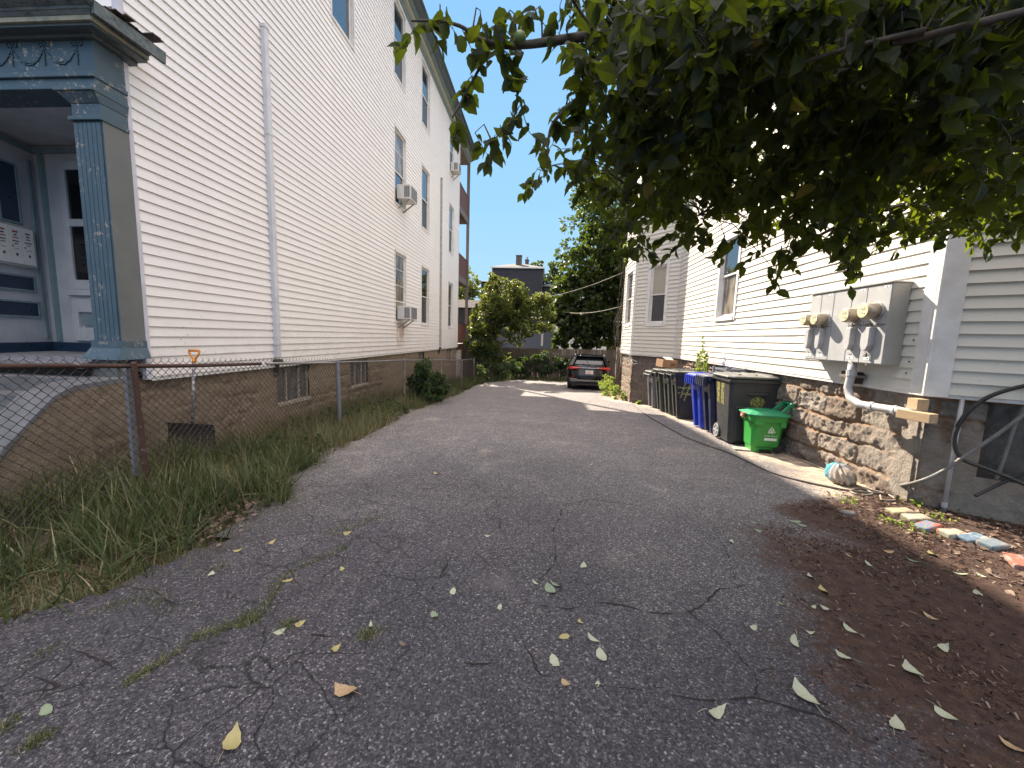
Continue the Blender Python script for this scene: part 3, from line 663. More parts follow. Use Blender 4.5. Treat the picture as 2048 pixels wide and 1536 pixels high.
mb = MB(); mb.box(-9, -4.42, cy1 - .0, 4.72, 2.19, 2.22); mb.build('porch_ceiling', M['porchwhite'], FP)
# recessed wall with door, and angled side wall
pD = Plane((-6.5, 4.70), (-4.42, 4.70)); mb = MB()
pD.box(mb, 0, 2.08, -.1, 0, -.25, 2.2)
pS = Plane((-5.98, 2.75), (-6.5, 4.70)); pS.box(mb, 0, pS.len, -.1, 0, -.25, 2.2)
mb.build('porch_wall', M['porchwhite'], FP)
mb = MB(); pD.box(mb, 0, 2.08, 0, .10, -.38, -.245); pS.box(mb, 0, pS.len, 0, .10, -.38, -.245); mb.build('baseboard', M['navy'], FP)
mb = MB(); pD.box(mb, 0, 2.08, 0, .035, 2.1, 2.16); pS.box(mb, 0, pS.len - .03, 0, .035, 2.1, 2.16); pS.box(mb, pS.len - .09, pS.len - .05, 0, .02, -.2, 2.0)
pD.box(mb, .10, .14, .0, .03, -.24, 2.1); pD.box(mb, .13, .16, 0, .045, -.24, 2.1); mb.build('molding', M['porchteal'], FP)
du0, du1 = .38, 1.16
mb = MB(); s = .085
pD.box(mb, du0, du0 + s, 0, .045, -.22, 2.0); pD.box(mb, du1 - s, du1, 0, .045, -.22, 2.0)
for (p, q) in ((-.22, -.05), (.15, .33), (.44, .56), (1.22, 1.31), (1.90, 2.0)): pD.box(mb, du0 + s, du1 - s, 0, .045, p, q)
pD.box(mb, du0 - .02, du1 + .02, .045, .085, .36, .42); pD.box(mb, du0 + s, du1 - s, 0, .043, .33, .44)
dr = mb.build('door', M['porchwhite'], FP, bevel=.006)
mb = MB(); mb.poly([pD(du0 + s, .02, .56), pD(du1 - s, .02, .56), pD(du1 - s, .02, 1.22), pD(du0 + s, .02, 1.22)]); mb.poly([pD(du0 + s, .02, 1.31), pD(du1 - s, .02, 1.31), pD(du1 - s, .02, 1.90), pD(du0 + s, .02, 1.90)])
x = mb.build('door_glass', M['darkglass']); x.parent = dr
mb = MB(); pD.box(mb, du0 + s + .04, du1 - s - .04, 0, .03, -.02, .12); x = mb.build('door_panel', M['porchteal']); x.parent = dr
mb = MB(); tt = MB(); L_ = pS.len
def pan(u0, u1, z0, z1):
    mb = MB(); tt = MB()
    pS.box(mb, u0, u1, 0, .012, z0, z1); w_ = .022
    pS.box(tt, u0 - w_, u0, 0, .022, z0 - w_, z1 + w_); pS.box(tt, u1, u1 + w_, 0, .022, z0 - w_, z1 + w_); pS.box(tt, u0, u1, 0, .022, z0 - w_, z0); pS.box(tt, u0, u1, 0, .022, z1, z1 + w_)
    x = mb.build('panel', M['navy'], FP); tt.build('panel_trim', M['porchteal']).parent = x
pan(L_ - .47, L_ - .26, 1.20, 1.86); pan(.5, 1.1, 1.2, 1.86); pan(L_ - 1.1, L_ - .18, .40, .55); pan(L_ - 1.1, L_ - .16, .08, .24)

# mailboxes
MBX = thing('mailbox_bank', 'grey framed bank of white labelled mailboxes on the porch side wall', 'mailbox', tuple(pS(L_ - .4, 0, .6)))
u1 = L_ - .14; zb, zt = .70, 1.13
mb = MB(); pS.box(mb, u1 - .92, u1, 0, .05, zb - .03, zt + .03); mb.build('frame', M['meter'], MBX, bevel=.006)
rs = random.Random(9)
for k in range(6):
    a = u1 - .03 - .145 * (k + 1); b = a + .138
    mb = MB(); pS.box(mb, a, b, .05, .058, zb, zt); d_ = mb.build('mailbox_door', M['label'], MBX)
    mb = MB()
    for (zz, hh, ww, mm) in ((.36, .020, .5, 1), (.325, .016, .35, 0), (.295, .012, .6, 1), (.255, .012, .7, 0), (.225, .010, .5, 0), (.17, .006, .6, 1)):
        ww *= rs.uniform(.7, 1.1); mb_u = (a + b) / 2; pS.box(mb, mb_u - ww * .06, mb_u + ww * .06, .058, .0595, zb + zz, zb + zz + hh, mm)
    pS.box(mb, a + .02, a + .035, .058, .0595, zb + .19, zb + .21, 0); pS.box(mb, (a + b) / 2 - .012, (a + b) / 2 + .012, .058, .0595, zb + .09, zb + .12, 0)
    x = mb.build('print', [M['ink'], M['redink']]); x.parent = d_
# steps and curved cheek wall
ST = thing('front_steps', 'grey concrete front steps with curved brown stone cheek wall behind the fence', 'steps', (-4.6, 3.0, -1.4))
prof = [(2.30, -1.5), (2.38, -1.42), (2.52, -1.22), (2.66, -1.04), (2.84, -.84), (3.02, -.66), (3.18, -.59), (3.63, -.56), (3.63, -1.5)]
pc = Plane((-4.24, 0), (-4.24, 10))
mb = MB(); r0 = [(-4.24, a, b) for a, b in prof]; r1 = [(-4.55, a, b) for a, b in prof]; mb.loft([r0, r1]); mb.build('cheek_core', M['fndL'], ST)
rubble('cheek_wall', pc, -1.5, -.57, M['fndL'], ST, u0=2.3, u1=3.62, seed=12, step=.03, amp=.012, o0=.0, wid=(.3, .9), plas=lambda U, Z: sst(.25, .55, fbm(U * 2, Z * 2.5, 99)))
me = ST.children[-1].data if ST.children else None
cw = [o for o in ST.children if o.name.startswith('cheek_wall')][0]
V = np.empty(len(cw.data.vertices) * 3); cw.data.vertices.foreach_get('co', V); V = V.reshape(-1, 3)
zt_ = np.interp(V[:, 1], [p[0] for p in prof[:-1]], [p[1] for p in prof[:-1]]) - .01; V[:, 2] = np.minimum(V[:, 2], zt_); cw.data.vertices.foreach_set('co', V.ravel()); cw.data.update()
mb = MB(); top = prof[1:-1]
for (a, b) in zip(top, top[1:]): mb.hexa([(-4.56, a[0], a[1] - .01), (-4.215, a[0], a[1] - .01), (-4.215, b[0], b[1] - .01), (-4.56, b[0], b[1] - .01), (-4.56, a[0], a[1] + .035), (-4.215, a[0], a[1] + .035), (-4.215, b[0], b[1] + .035), (-4.56, b[0], b[1] + .035)])
mb.build('cheek_cap', M['concrete'], ST)
mb = MB()
for k in range(6): y0 = 2.35 + k * .22; mb.box(-7.5, -4.56, y0, 3.66, -1.5, -1.28 + k * .15)
mb.build('step', M['concrete'], ST, bevel=.01)
def spl(P, n=6):
    P = [Vector(p) for p in P]; out = []
    for i in range(len(P) - 1):
        p0 = P[max(i - 1, 0)]; p1 = P[i]; p2 = P[i + 1]; p3 = P[min(i + 2, len(P) - 1)]
        for k in range(n):
            u = k / n; out.append(.5 * ((2 * p1) + (p2 - p0) * u + (2 * p0 - 5 * p1 + 4 * p2 - p3) * u * u + (3 * p1 - p0 - 3 * p2 + p3) * u ** 3))
    return out + [P[-1]]
# ------------------------------------------------------------------ RIGHT HOUSE
RH = thing('cream_house', 'cream clapboard house with angled bays on rough stone foundation, right of the driveway', 'house', (3.6, 7, -1.6))
RX = 3.55; RZ0 = -.395; RZ1 = 9.4
C0 = (3.55, 3.9); C1 = (3.55, 10.95); C2 = (2.65, 12.11); C3 = (2.65, 13.6); C4 = (3.55, 14.76); C5 = (3.55, 18.2)
Fd = Vector((.81, -.587, 0)).normalized(); CF = (3.55 + Fd.x * 1.35, 3.9 + Fd.y * 1.35)
CG = (CF[0] + 4, CF[1])
pF1 = Plane(C0, CF); pR = Plane(C0, C1, True); pB = Plane(C1, C2, True); pBf = Plane(C2, C3, True); pBr = Plane(C3, C4, True); pRr = Plane(C4, C5, True)
hR = [(3.86, 4.60, .52, 2.02)]
hR += [(3.86, 4.60, .52 + 3.25, 2.15 + 3.25), (1.2, 1.95, 3.77, 5.4), (3.86, 4.6, 7.0, 8.6)]
siding(pR, RZ0, RZ1, hR, exp=.109, out=.015).build('siding', M['sideR'], RH)
hB = [(.42, .93, .52, 2.12), (.42, .93, 3.8, 5.4), (.42, .93, 7.0, 8.6)]
siding(pB, RZ0, RZ1, hB, exp=.109, out=.022).build('bay_siding', M['sideR'], RH)
siding(pBf, RZ0, RZ1, [(.35, 1.15, .52, 2.12)], exp=.109, out=.022).build('bay_siding', M['sideR'], RH)
siding(pBr, RZ0, RZ1, [], exp=.109, out=.022).build('bay_siding', M['sideR'], RH); siding(pRr, RZ0, RZ1, [], exp=.109, out=.022).build('rear_siding', M['sideR'], RH)
siding(pF1, RZ0, RZ1, [(.56, 1.2, .5, 2.1)], exp=.109, out=.022).build('front_siding', M['sideR'], RH)
siding(Plane(CF, CG), RZ0, RZ1, [], exp=.109, out=.022).build('front_siding', M['sideR'], RH)
mb = MB()
def inset(poly, z0, z1, m=0):
    mb.loft([[(x, y, z0) for x, y in poly], [(x, y, z1) for x, y in poly]], m)
inset([(3.67, 3.98), (4.72, 3.22), (12, 3.22), (12, 18.1), (3.67, 18.1), (3.67, 14.8), (2.78, 13.55), (2.78, 12.16), (3.67, 11.0)], RZ0, RZ1); mb.build('wall', M['sideR'], RH)
mb = MB(); inset([(3.50, 3.75), (4.72, 2.9), (12, 2.9), (12, 18.4), (3.4, 18.4), (3.4, 14.9), (2.45, 13.75), (2.45, 11.95), (3.4, 10.8)], RZ1, RZ1 + .25); mb.build('roof', M['roofdark'], RH)
mb = MB()
pR.box(mb, .0, .115, -.0, .032, RZ0 - .03, RZ1); mb.box(3.518, 3.56, 3.87, 3.90, RZ0 - .03, RZ1)
pF1.box(mb, -.012, .15, 0, .034, RZ0 - .03, RZ1); mb.build('corner_board', M['trimW'], RH, bevel=.004)
for P_, u in ((pB, 1.468), (pBf, 1.49)):
    mb = MB(); P_.box(mb, u - .06, u + .02, -.01, .03, RZ0 - .03, RZ1); mb.build('corner_board', M['trimW'], RH)
mb = MB(); pBf.box(mb, -.02, .06, -.01, .03, RZ0 - .03, RZ1); mb.build('corner_board', M['trimW'], RH)
mb = MB(); pR.box(mb, pR.len - .02, pR.len + .0, 0, .035, RZ0 - .05, RZ1); pB.box(mb, 0, .025, 0, .028, RZ0 - .06, RZ1); mb.build('corner_board', M['trimW'], RH)
mb = MB()
for P_ in (pR, pB, pBf, pF1): P_.box(mb, .02, P_.len - .02, -.03, .013, RZ0 - .035, RZ0 - .001)
mb.build('starter_strip', M['trimW'], RH)
for h in hR: window(RH, pR, *h, 'glass', 'curtain', casing=.07, proud=.028, split=.55)
for k, h in enumerate(hB): window(RH, pB, *h, 'blind', 'screen', casing=.09, proud=.028, split=.5)
window(RH, pBf, .35, 1.15, .52, 2.12, 'glass', 'screen', casing=.08); window(RH, pF1, .56, 1.2, .5, 2.1, 'glass', 'glass', casing=.07)
# foundation
def plR(U, Z):
    e = sst(.75, .25, U + (fbm(U * 2, Z * 2, 41) - .5) * .9)
    d = sst(.3, .0, abs(U - 2.05 + (fbm(U * 3, Z * 3, 43) - .5) * .9) - .35) * sst(.35, .6, fbm(U * 2.2, Z * 2.2, 45))
    return np.clip(e * sst(.44, .54, fbm(U * 2.6, Z * 2.6, 47) + .04) + .5 * d * 0, 0, 1)
def fnd(P_, nm, mat, seed, **k): return rubble(nm, P_, -2.25, RZ0 - .02, mat, RH, seed=seed, o0=-.07, **k)
fnd(pR, 'foundation', M['fndR'], 5, plas=plR, rowh=(.20, .40), wid=(.28, .75), amp=.062, step=.012)
fnd(pB, 'bay_foundation', M['fndB'], 6, rowh=(.27, .3), wid=(.5, .8), amp=.012)
fnd(pBf, 'bay_foundation', M['fndR'], 7, step=.03); fnd(pBr, 'bay_foundation', M['fndR'], 8, step=.04); fnd(pRr, 'rear_foundation', M['fndR'], 9, step=.05)
rubble('front_foundation', pF1, -1.7, RZ0 - .02, M['fndR'], RH, seed=10, o0=-.07, amp=.045, step=.015, plas=lambda U, Z: sst(.46, .56, fbm(U * 2.2, Z * 2.2, 3)) , holes=[(.40, 1.3, -1.12, -.45)])
mb = MB(); inset([(3.72, 4.05), (4.75, 3.35), (12, 3.35), (12, 18.1), (3.72, 18.1), (3.72, 14.9), (2.85, 13.55), (2.85, 12.2), (3.72, 11.1)], -2.3, RZ0); mb.build('cellar_wall', M['wood_dark'], RH)
mb = MB(); pF1.box(mb, .40, 1.3, -.15, -.12, -1.12, -.45, 1); pF1.box(mb, .40, .44, -.12, -.06, -1.12, -.45, 0); pF1.box(mb, .44, 1.3, -.12, -.06, -1.12, -1.08, 0); mb.build('basement_window', [M['wood_dark'], M['basement']], RH)
# rear drainpipe and boards beside the bay
mb = MB(); mb.tube([(2.70, 13.72, -.9), (2.70, 13.72, 9.2)], .05, 8); mb.box(2.60, 2.80, 13.66, 13.78, -.32, -.27); mb.box(2.62, 2.78, 13.66, 13.78, .6, .64)
mb.build('drainpipe', M['wood_cream'], RH)
# meter bank
MT = thing('electric_meter_box', 'grey electric meter cabinet with four round meters on cream siding', 'meter box', (3.5, 4.9, -.17))
d = .165; ua, ub = 4.19 - 3.9, 5.35 - 3.9; za, zb = -.165, .645
xf = RX - .018 - d
mb = MB(); mb.box(xf, RX - .016, 4.17, 5.33, za, zb); b_ = mb.build('cabinet', [M['meter'], M['meterside']], MT, bevel=.004)
for p_ in b_.data.polygons:
    if p_.index == 2: p_.material_index = 1
seg = [4.17, 4.46, 4.66, 4.93, 5.14, 5.33]
mb = MB()
for a, b in zip(seg, seg[1:]): mb.box(xf - .006, xf - .0005, a + .004, b - .004, za + .01, zb - .012)
mb.build('cover_panel', M['meter'], MT, bevel=.003)
mb = MB(); mb.box(xf - .02, RX - .014, 4.16, 5.34, zb + .001, zb + .008); mb.build('drip_edge', M['meterside'], MT)
mets = [(4.315, .375, .083), (4.56, .345, .078), (5.035, .325, .073), (5.235, .325, .072)]
for (yy, zz, r_) in mets:
    mb = MB(); mb.tube([(xf - .004, yy, zz), (xf - .022, yy, zz)], [r_ * 1.12, r_ * 1.1], 28); rg = mb.build('meter', M['conduit'], MT, smooth=False)
    mb = MB(); mb.tube([(xf - .022, yy, zz), (xf - .10, yy, zz), (xf - .13, yy, zz), (xf - .14, yy, zz)], [r_, r_, r_ * .95, r_ * .85], 28); x = mb.build('meter_can', M['brass'], rg, smooth=True); x.matrix_parent_inverse = Matrix.Identity(4)
    mb = MB(); mb.tube([(xf - .1395, yy, zz), (xf - .143, yy, zz)], [r_ * .84, r_ * .82], 28); x = mb.build('dial', M['dial'], rg); x.matrix_parent_inverse = Matrix.Identity(4)
    mb = MB(); mb.box(xf - .1455, xf - .1435, yy - .03, yy + .025, zz + .012, zz + .034); mb.beam((xf - .1455, yy - .035, zz - .03), (xf - .1455, yy + .02, zz - .012), .002, .012); x = mb.build('display', M['meterside'], rg); x.matrix_parent_inverse = Matrix.Identity(4)
for k, (a, b) in enumerate(((4.17, 4.46), (4.46, 4.66), (4.93, 5.14), (5.14, 5.33))):
    w_ = (b - a) * .40; ym = a + (b - a) * .62; z0 = -.03; z1 = .215
    mb = MB(); prof = [(ym - w_ / 2, z1), (ym + w_ / 2, z1), (ym + w_ / 2, z0 + .06), (ym + w_ * .3, z0 + .012), (ym, z0), (ym - w_ * .3, z0 + .012), (ym - w_ / 2, z0 + .06)]
    mb.loft([[(xf - .004, p, q) for p, q in prof], [(xf - .045, p, q) for p, q in prof], [(xf - .062, ym + (p - ym) * .85, q * .98) for p, q in prof]]); mb.build('breaker_cover', M['conduit'], MT, bevel=.004)
    mb = MB(); mb.box(xf - .018, xf - .006, a + .02, b - .02, .232, .248); mb.tube([(xf - .02, ym - .01, .205), (xf - .03, ym, .26)], .009, 6); mb.build('latch', M['galv'], MT)
    mb = MB(); mb.box(xf - .0078, xf - .006, ym - .045, ym + .045, -.125, -.095); mb.box(xf - .0078, xf - .006, a + .03, a + .09, zb - .045, zb - .024); mb.build('sticker', M['label'], MT)
    mb = MB(); mb.box(xf - .0088, xf - .0079, ym - .008, ym + .008, -.118, -.102); mb.box(xf - .0088, xf - .0079, a + .05, a + .06, zb - .042, zb - .028); mb.box(xf - .0075, xf - .006, ym - .02, ym + .02, -.078, -.07); mb.build('print', M['ink'], MT)
    mb = MB(); mb.tube([(xf - .01, ym + .01 * math.cos(q), za - .002 + .01 * math.sin(q)) for q in np.linspace(0, 6.28, 9)], .003, 5); mb.build('hasp', M['galv'], MT)
# small padlock
mb = MB(); mb.box(xf - .045, xf - .025, 4.33, 4.36, -.095, -.055); mb.tube([(xf - .035, 4.345 + .011 * math.cos(q), -.055 + .02 * math.sin(q)) for q in np.linspace(0, 3.14, 8)], .003, 5); mb.build('padlock', M['galv'], MT, bevel=.003)
for (x_, y_) in ((1828, 680), (1819, 723), (1813, 746)):
    c_ = atX(x_, y_, 3.532); mb = MB(); mb.tube([c_, c_ + Vector((-.008, 0, 0))], .007, 8); mb.build('screw', M['ink'], RH)
# bare telephone wires looping round the foot of the bay
WR = thing('loose_wire', 'pale loose wires sagging round the corner of the bay foundation', 'wire', (2.6, 12.1, -.8))
for pts_ in (((1246, 714), (1256, 722), (1264, 728), (1276, 726)), ((1260, 711), (1266, 720), (1276, 723)), ((1259, 706), (1257, 728))):
    mb = MB(); mb.tube(spl([atY(x_, y_, 12.0) for x_, y_ in pts_]), .008, 5); mb.build('strand', M['label'], WR)
# conduit sweep
CD = thing('service_conduit', 'fat grey conduit curving down from the meter cabinet into the stone wall', 'pipe', (3.45, 4.7, -.6))
rayp = [(1706, 722), (1702, 752), (1696, 775), (1700, 795), (1718, 808), (1750, 814), (1800, 822), (1830, 828)]
Xs = [3.40, 3.39, 3.39, 3.38, 3.38, 3.40, 3.42, 3.44]
mb = MB(); mb.tube([atX(x, y, X_) for (x, y), X_ in zip(rayp, Xs)], .040, 12); mb.build('pipe', M['conduit'], CD, smooth=True)
mb = MB()
for (x, y, X_, dx, dy) in ((1703, 746, 3.39, 0, 12), (1745, 813, 3.40, 8, 1), (1792, 821, 3.42, 6, 1)):
    a = atX(x - dx / 2, y - dy / 2, X_); b = atX(x + dx / 2, y + dy / 2, X_); mb.tube([a, b], .048, 12)
mb.build('coupling', M['conduit'], CD)
a = atX(1703, 753, 3.40); mb = MB(); mb.box(a.x - .02, 3.53, a.y - .04, a.y + .15, a.z - .01, a.z + .015); mb.build('clamp', M['galv'], CD)
a = atX(1718, 752, 3.5); mb = MB(); mb.box(3.47, 3.55, a.y - .02, a.y + .22, -.40, -.27); mb.build('wood_block', M['wood_dark'], CD)
a = atX(1800, 826, 3.40); b = atX(1868, 838, 3.46); mb = MB(); mb.beam(a, b, .09, .085); mb.build('wood_brace', M['pine'], CD, bevel=.004)
a = atX(1838, 808, 3.5); mb = MB(); mb.box(3.44, 3.54, a.y - .05, a.y + .05, a.z - .06, a.z + .05); mb.build('wood_block', M['pine'], CD)
# thin vertical conduit
a = Vector(pF1(.24, .0, RZ0 - .02)); b = Vector(pF1(.24, .0, -1.5))
VC = thing('vertical_conduit', 'thin grey vertical conduit between the corner board and the ground', 'pipe', tuple(b)); mb = MB(); mb.tube([a, b], .017, 10); mb.build('pipe', M['conduit'], VC, smooth=True)
mb = MB(); mb.tube([a.lerp(b, .22), a.lerp(b, .28)], .022, 10); mb.tube([a.lerp(b, .9), a.lerp(b, .94)], .022, 10); mb.build('coupling', M['conduit'], VC)
def gpath(pts, r, lift=None):
    out = []
    P = [onG(x, y) for x, y in pts]
    for i in range(len(P) - 1):
        p0 = P[max(i - 1, 0)]; p1 = P[i]; p2 = P[i + 1]; p3 = P[min(i + 2, len(P) - 1)]
        for k in range(6):
            u = k / 6; q = .5 * ((2 * p1) + (p2 - p0) * u + (2 * p0 - 5 * p1 + 4 * p2 - p3) * u * u + (3 * p1 - p0 - 3 * p2 + p3) * u ** 3)
            out.append(q)
    out.append(P[-1])
    return [Vector((p.x, p.y, float(dz(p.x, p.y)) + r + .002)) for p in out]
mb = MB(); mb.tube(gpath([(1258, 795), (1262, 805), (1290, 829), (1330, 853), (1375, 878), (1410, 891), (1450, 904), (1490, 922), (1530, 941), (1575, 957), (1640, 973), (1700, 985), (1760, 991), (1850, 995), (1925, 997), (1990, 990)], .011), .011, 8)
tag(mb.build('garden_hose', M['hose'], smooth=True), 'long dusty dark hose running along the driveway edge past the bins', 'hose')
mb = MB(); mb.tube(gpath([(1560, 902), (1600, 922), (1650, 942), (1690, 958), (1715, 975), (1745, 990), (1720, 993), (1700, 985), (1722, 980), (1770, 990), (1790, 1003), (1765, 1003), (1760, 994)], .008), .008, 7)
tag(mb.build('tan_cord', M['tanhose'], smooth=True), 'tan cord along the foundation, coiled in front of the teal bag', 'cord')
fr = lambda x, y, o=.08: (lambda r_: Vector(r_ * ((Vector((3.55, 3.9, 0)) + pF1.n * o).dot(pF1.n) / r_.dot(pF1.n))))(ray(x, y))
mb = MB(); mb.tube(spl([fr(2120, 772, -.1), fr(2085, 767), fr(2030, 776), fr(1975, 795), fr(1935, 825), fr(1912, 862), fr(1910, 895), fr(1928, 920), fr(1975, 938), fr(2030, 960), fr(2080, 982), fr(2110, 990, -.1)]), .017, 9)
tag(mb.build('black_cable', M['blackhose'], smooth=True), 'thick black cable looping down in front of the dark basement opening', 'cable')
mb = MB(); mb.tube(spl([fr(2120, 915, -.1), fr(2090, 930), fr(2035, 952), fr(1985, 975), fr(1950, 992, .12)]) , .013, 8)
tag(mb.build('black_pipe', M['blackhose'], smooth=True), 'straight black pipe slanting to the ground at the right edge', 'pipe')
P_ = spl([onG(1775, 978, .02), fr(1830, 965, .1), fr(1880, 945, .1), fr(1930, 912, .09), fr(1990, 872, .08), fr(2050, 828, .07), fr(2090, 800, .07), fr(2115, 785, -.1)], 14)
mb = MB(); mb.tube(P_, [.016 if k % 2 else .0135 for k in range(len(P_))], 9)
tag(mb.build('corrugated_hose', M['greyhose'], smooth=True), 'grey corrugated hose rising from behind the teal bag to the right', 'hose')
P_ = spl([fr(1992, 960, -.02), fr(2010, 910, -.02), fr(2030, 850, -.02), fr(2055, 800, -.02)], 12)
mb = MB(); mb.tube(P_, [.015 if k % 2 else .0125 for k in range(len(P_))], 9)
tag(mb.build('corrugated_hose', M['greyhose'], smooth=True), 'upright corrugated hose standing inside the dark basement opening', 'hose')
# ------------------------------------------------------------------ CHAIN LINK FENCE
FX = -3.45
FT = [(-1.5, -.12), (2.2, -.27), (3.0, -.33), (6.25, -.50), (9.4, -.64), (12.9, -.82), (16.2, -1.02), (20.6, -1.17)]
def ft(y): return float(np.interp(y, [a for a, b in FT], [b for a, b in FT]))
CL = thing('chain_link_fence', 'rusty chain link fence along the weeds beside the white house', 'fence', (FX, 3.0, -1.45))
mb = MB(); p_ = .072; zig = []
ncol = int((20.6 + 1.2) / (p_ / 2))
for c_ in range(ncol):
    y0 = -1.2 + c_ * p_ / 2; dist = max(y0, .5)
    r_ = .0026 if dist < 8 else .0024
    top = ft(y0) + .035; bot = top - 1.12; n = int(1.12 / (p_ / 2))
    pts = []
    for k in range(n + 1):
        s_ = (k + c_) % 2
        pts.append((FX + .004 * (1 if s_ else -1), y0 + (p_ * .51 if s_ else -p_ * .01), top - k * p_ * .5))
    for k in range(n):
        a = Vector(pts[k]); b = Vector(pts[k + 1]); d = (b - a).normalized(); e1 = d.cross(Vector((1, 0, 0))).normalized() * r_; e2 = Vector((1, 0, 0)) * r_
        A = [a + e1, a - e1 * .5 + e2 * .87, a - e1 * .5 - e2 * .87]; B = [b + e1, b - e1 * .5 + e2 * .87, b - e1 * .5 - e2 * .87]
        nb = len(mb.v); mb.v += [tuple(q) for q in A + B]
        for j in range(3): mb.f.append((nb + j, nb + (j + 1) % 3, nb + 3 + (j + 1) % 3, nb + 3 + j)); mb.m.append(0)
    if y0 < 12 and c_ % 2:      # twisted barbs
        a = Vector(pts[0]); mb.tube([a + Vector((0, -.006, -.01)), a + Vector((.003, .004, .012)), a + Vector((-.003, -.008, .022))], r_, 3, cap=False)
mb.build('mesh', M['wire'], CL)
for (a, b, m_) in ((-1.5, 4.6, 'rust'), (4.6, 18.6, 'galv')):
    P_ = [(FX + .012, y, ft(y) - .012 + .004 * math.sin(y * 3)) for y in np.arange(a, b + .01, .4)]
    mb = MB(); mb.tube(P_, .018 if m_ == 'rust' else .017, 9); mb.build('top_rail', M[m_], CL, smooth=True)
mb = MB(); mb.tube(spl([(FX + .012, 18.5, ft(18.5)), (FX, 19.2, ft(19) - .10), (FX, 19.7, ft(20) + .02), (FX + .35, 20.6, -1.05)]), .016, 8); mb.build('top_rail', M['galv'], CL, smooth=True)
for (yy, m_, lean, r_) in ((-.3, 'rust', 0, .03), (3.0, 'rust', .035, .022), (6.25, 'graypost', .02, .034), (9.4, 'galv', 0, .024), (12.9, 'galv', .0, .022), (16.3, 'galv', 0, .022), (19.2, 'galv', 0, .025)):
    mb = MB(); g_ = float(gz(yy)) - .06; mb.tube([(FX + .03 + lean, yy, g_), (FX + .03, yy, ft(yy) + .01)], r_, 10); mb.tube([(FX + .03, yy, ft(yy) + .01), (FX + .03, yy, ft(yy) + .03)], [r_ * 1.15, r_ * .5], 10)
    mb.build('post', M[m_], CL, smooth=False)
mb = MB(); mb.box(FX - .075, FX - .045, 3.0, 3.04, -1.3, ft(3) - .02); mb.build('post', M['graypost'], CL)

# ------------------------------------------------------------------ SNOW SHOVEL
SH = thing('snow_shovel', 'black snow shovel with orange D grip leaning on the foundation behind the fence', 'shovel', (-4.0, 4.2, -1.3))
M['orange'] = simple('orange_plastic', (.75, .27, .02), (.60, .20, .02), 20, .4)
a = atY(388, 722, 4.22); b = atY(385, 850, 4.10); tp = atX(390, 698, -4.25)
mb = MB(); mb.tube([a, b], .016, 10); mb.build('shaft', simple('speckled_shaft', (.10, .10, .13), (.45, .43, .42), 40, .5, lo=.5, hi=.6), SH, smooth=True)
mb = MB(); ax = Vector((1, 0, 0)); up = (a - b).normalized(); o_ = a
mb.tube([o_ - up * .02, o_ + up * .02], .02, 8)
mb.tube(spl([o_ + up * .015, o_ + ax * .035 + up * .05, o_ + ax * .062 + up * .095, o_ + ax * .06 + up * .12]), .012, 8); mb.tube(spl([o_ + up * .015, o_ - ax * .035 + up * .05, o_ - ax * .062 + up * .095, o_ - ax * .06 + up * .12]), .012, 8)
mb.tube([o_ + ax * .064 + up * .122, o_ - ax * .064 + up * .122], .0145, 10); mb.build('grip', M['orange'], SH, smooth=True)
mb = MB(); bx, by, bz = b
prof = []
for k in range(9):
    q = k / 8; prof.append((.05 + .10 * q - .05 * math.sin(q * 3.14), .03 - .36 * q))
mb.loft([[(bx + e_, by - p, bz + z) for p, z in prof] + [(bx + e_, by - p - .006, bz + z) for p, z in reversed(prof)] for e_ in (-.26, -.2, .2, .31)])
mb.build('blade', M['blackhose'], SH)

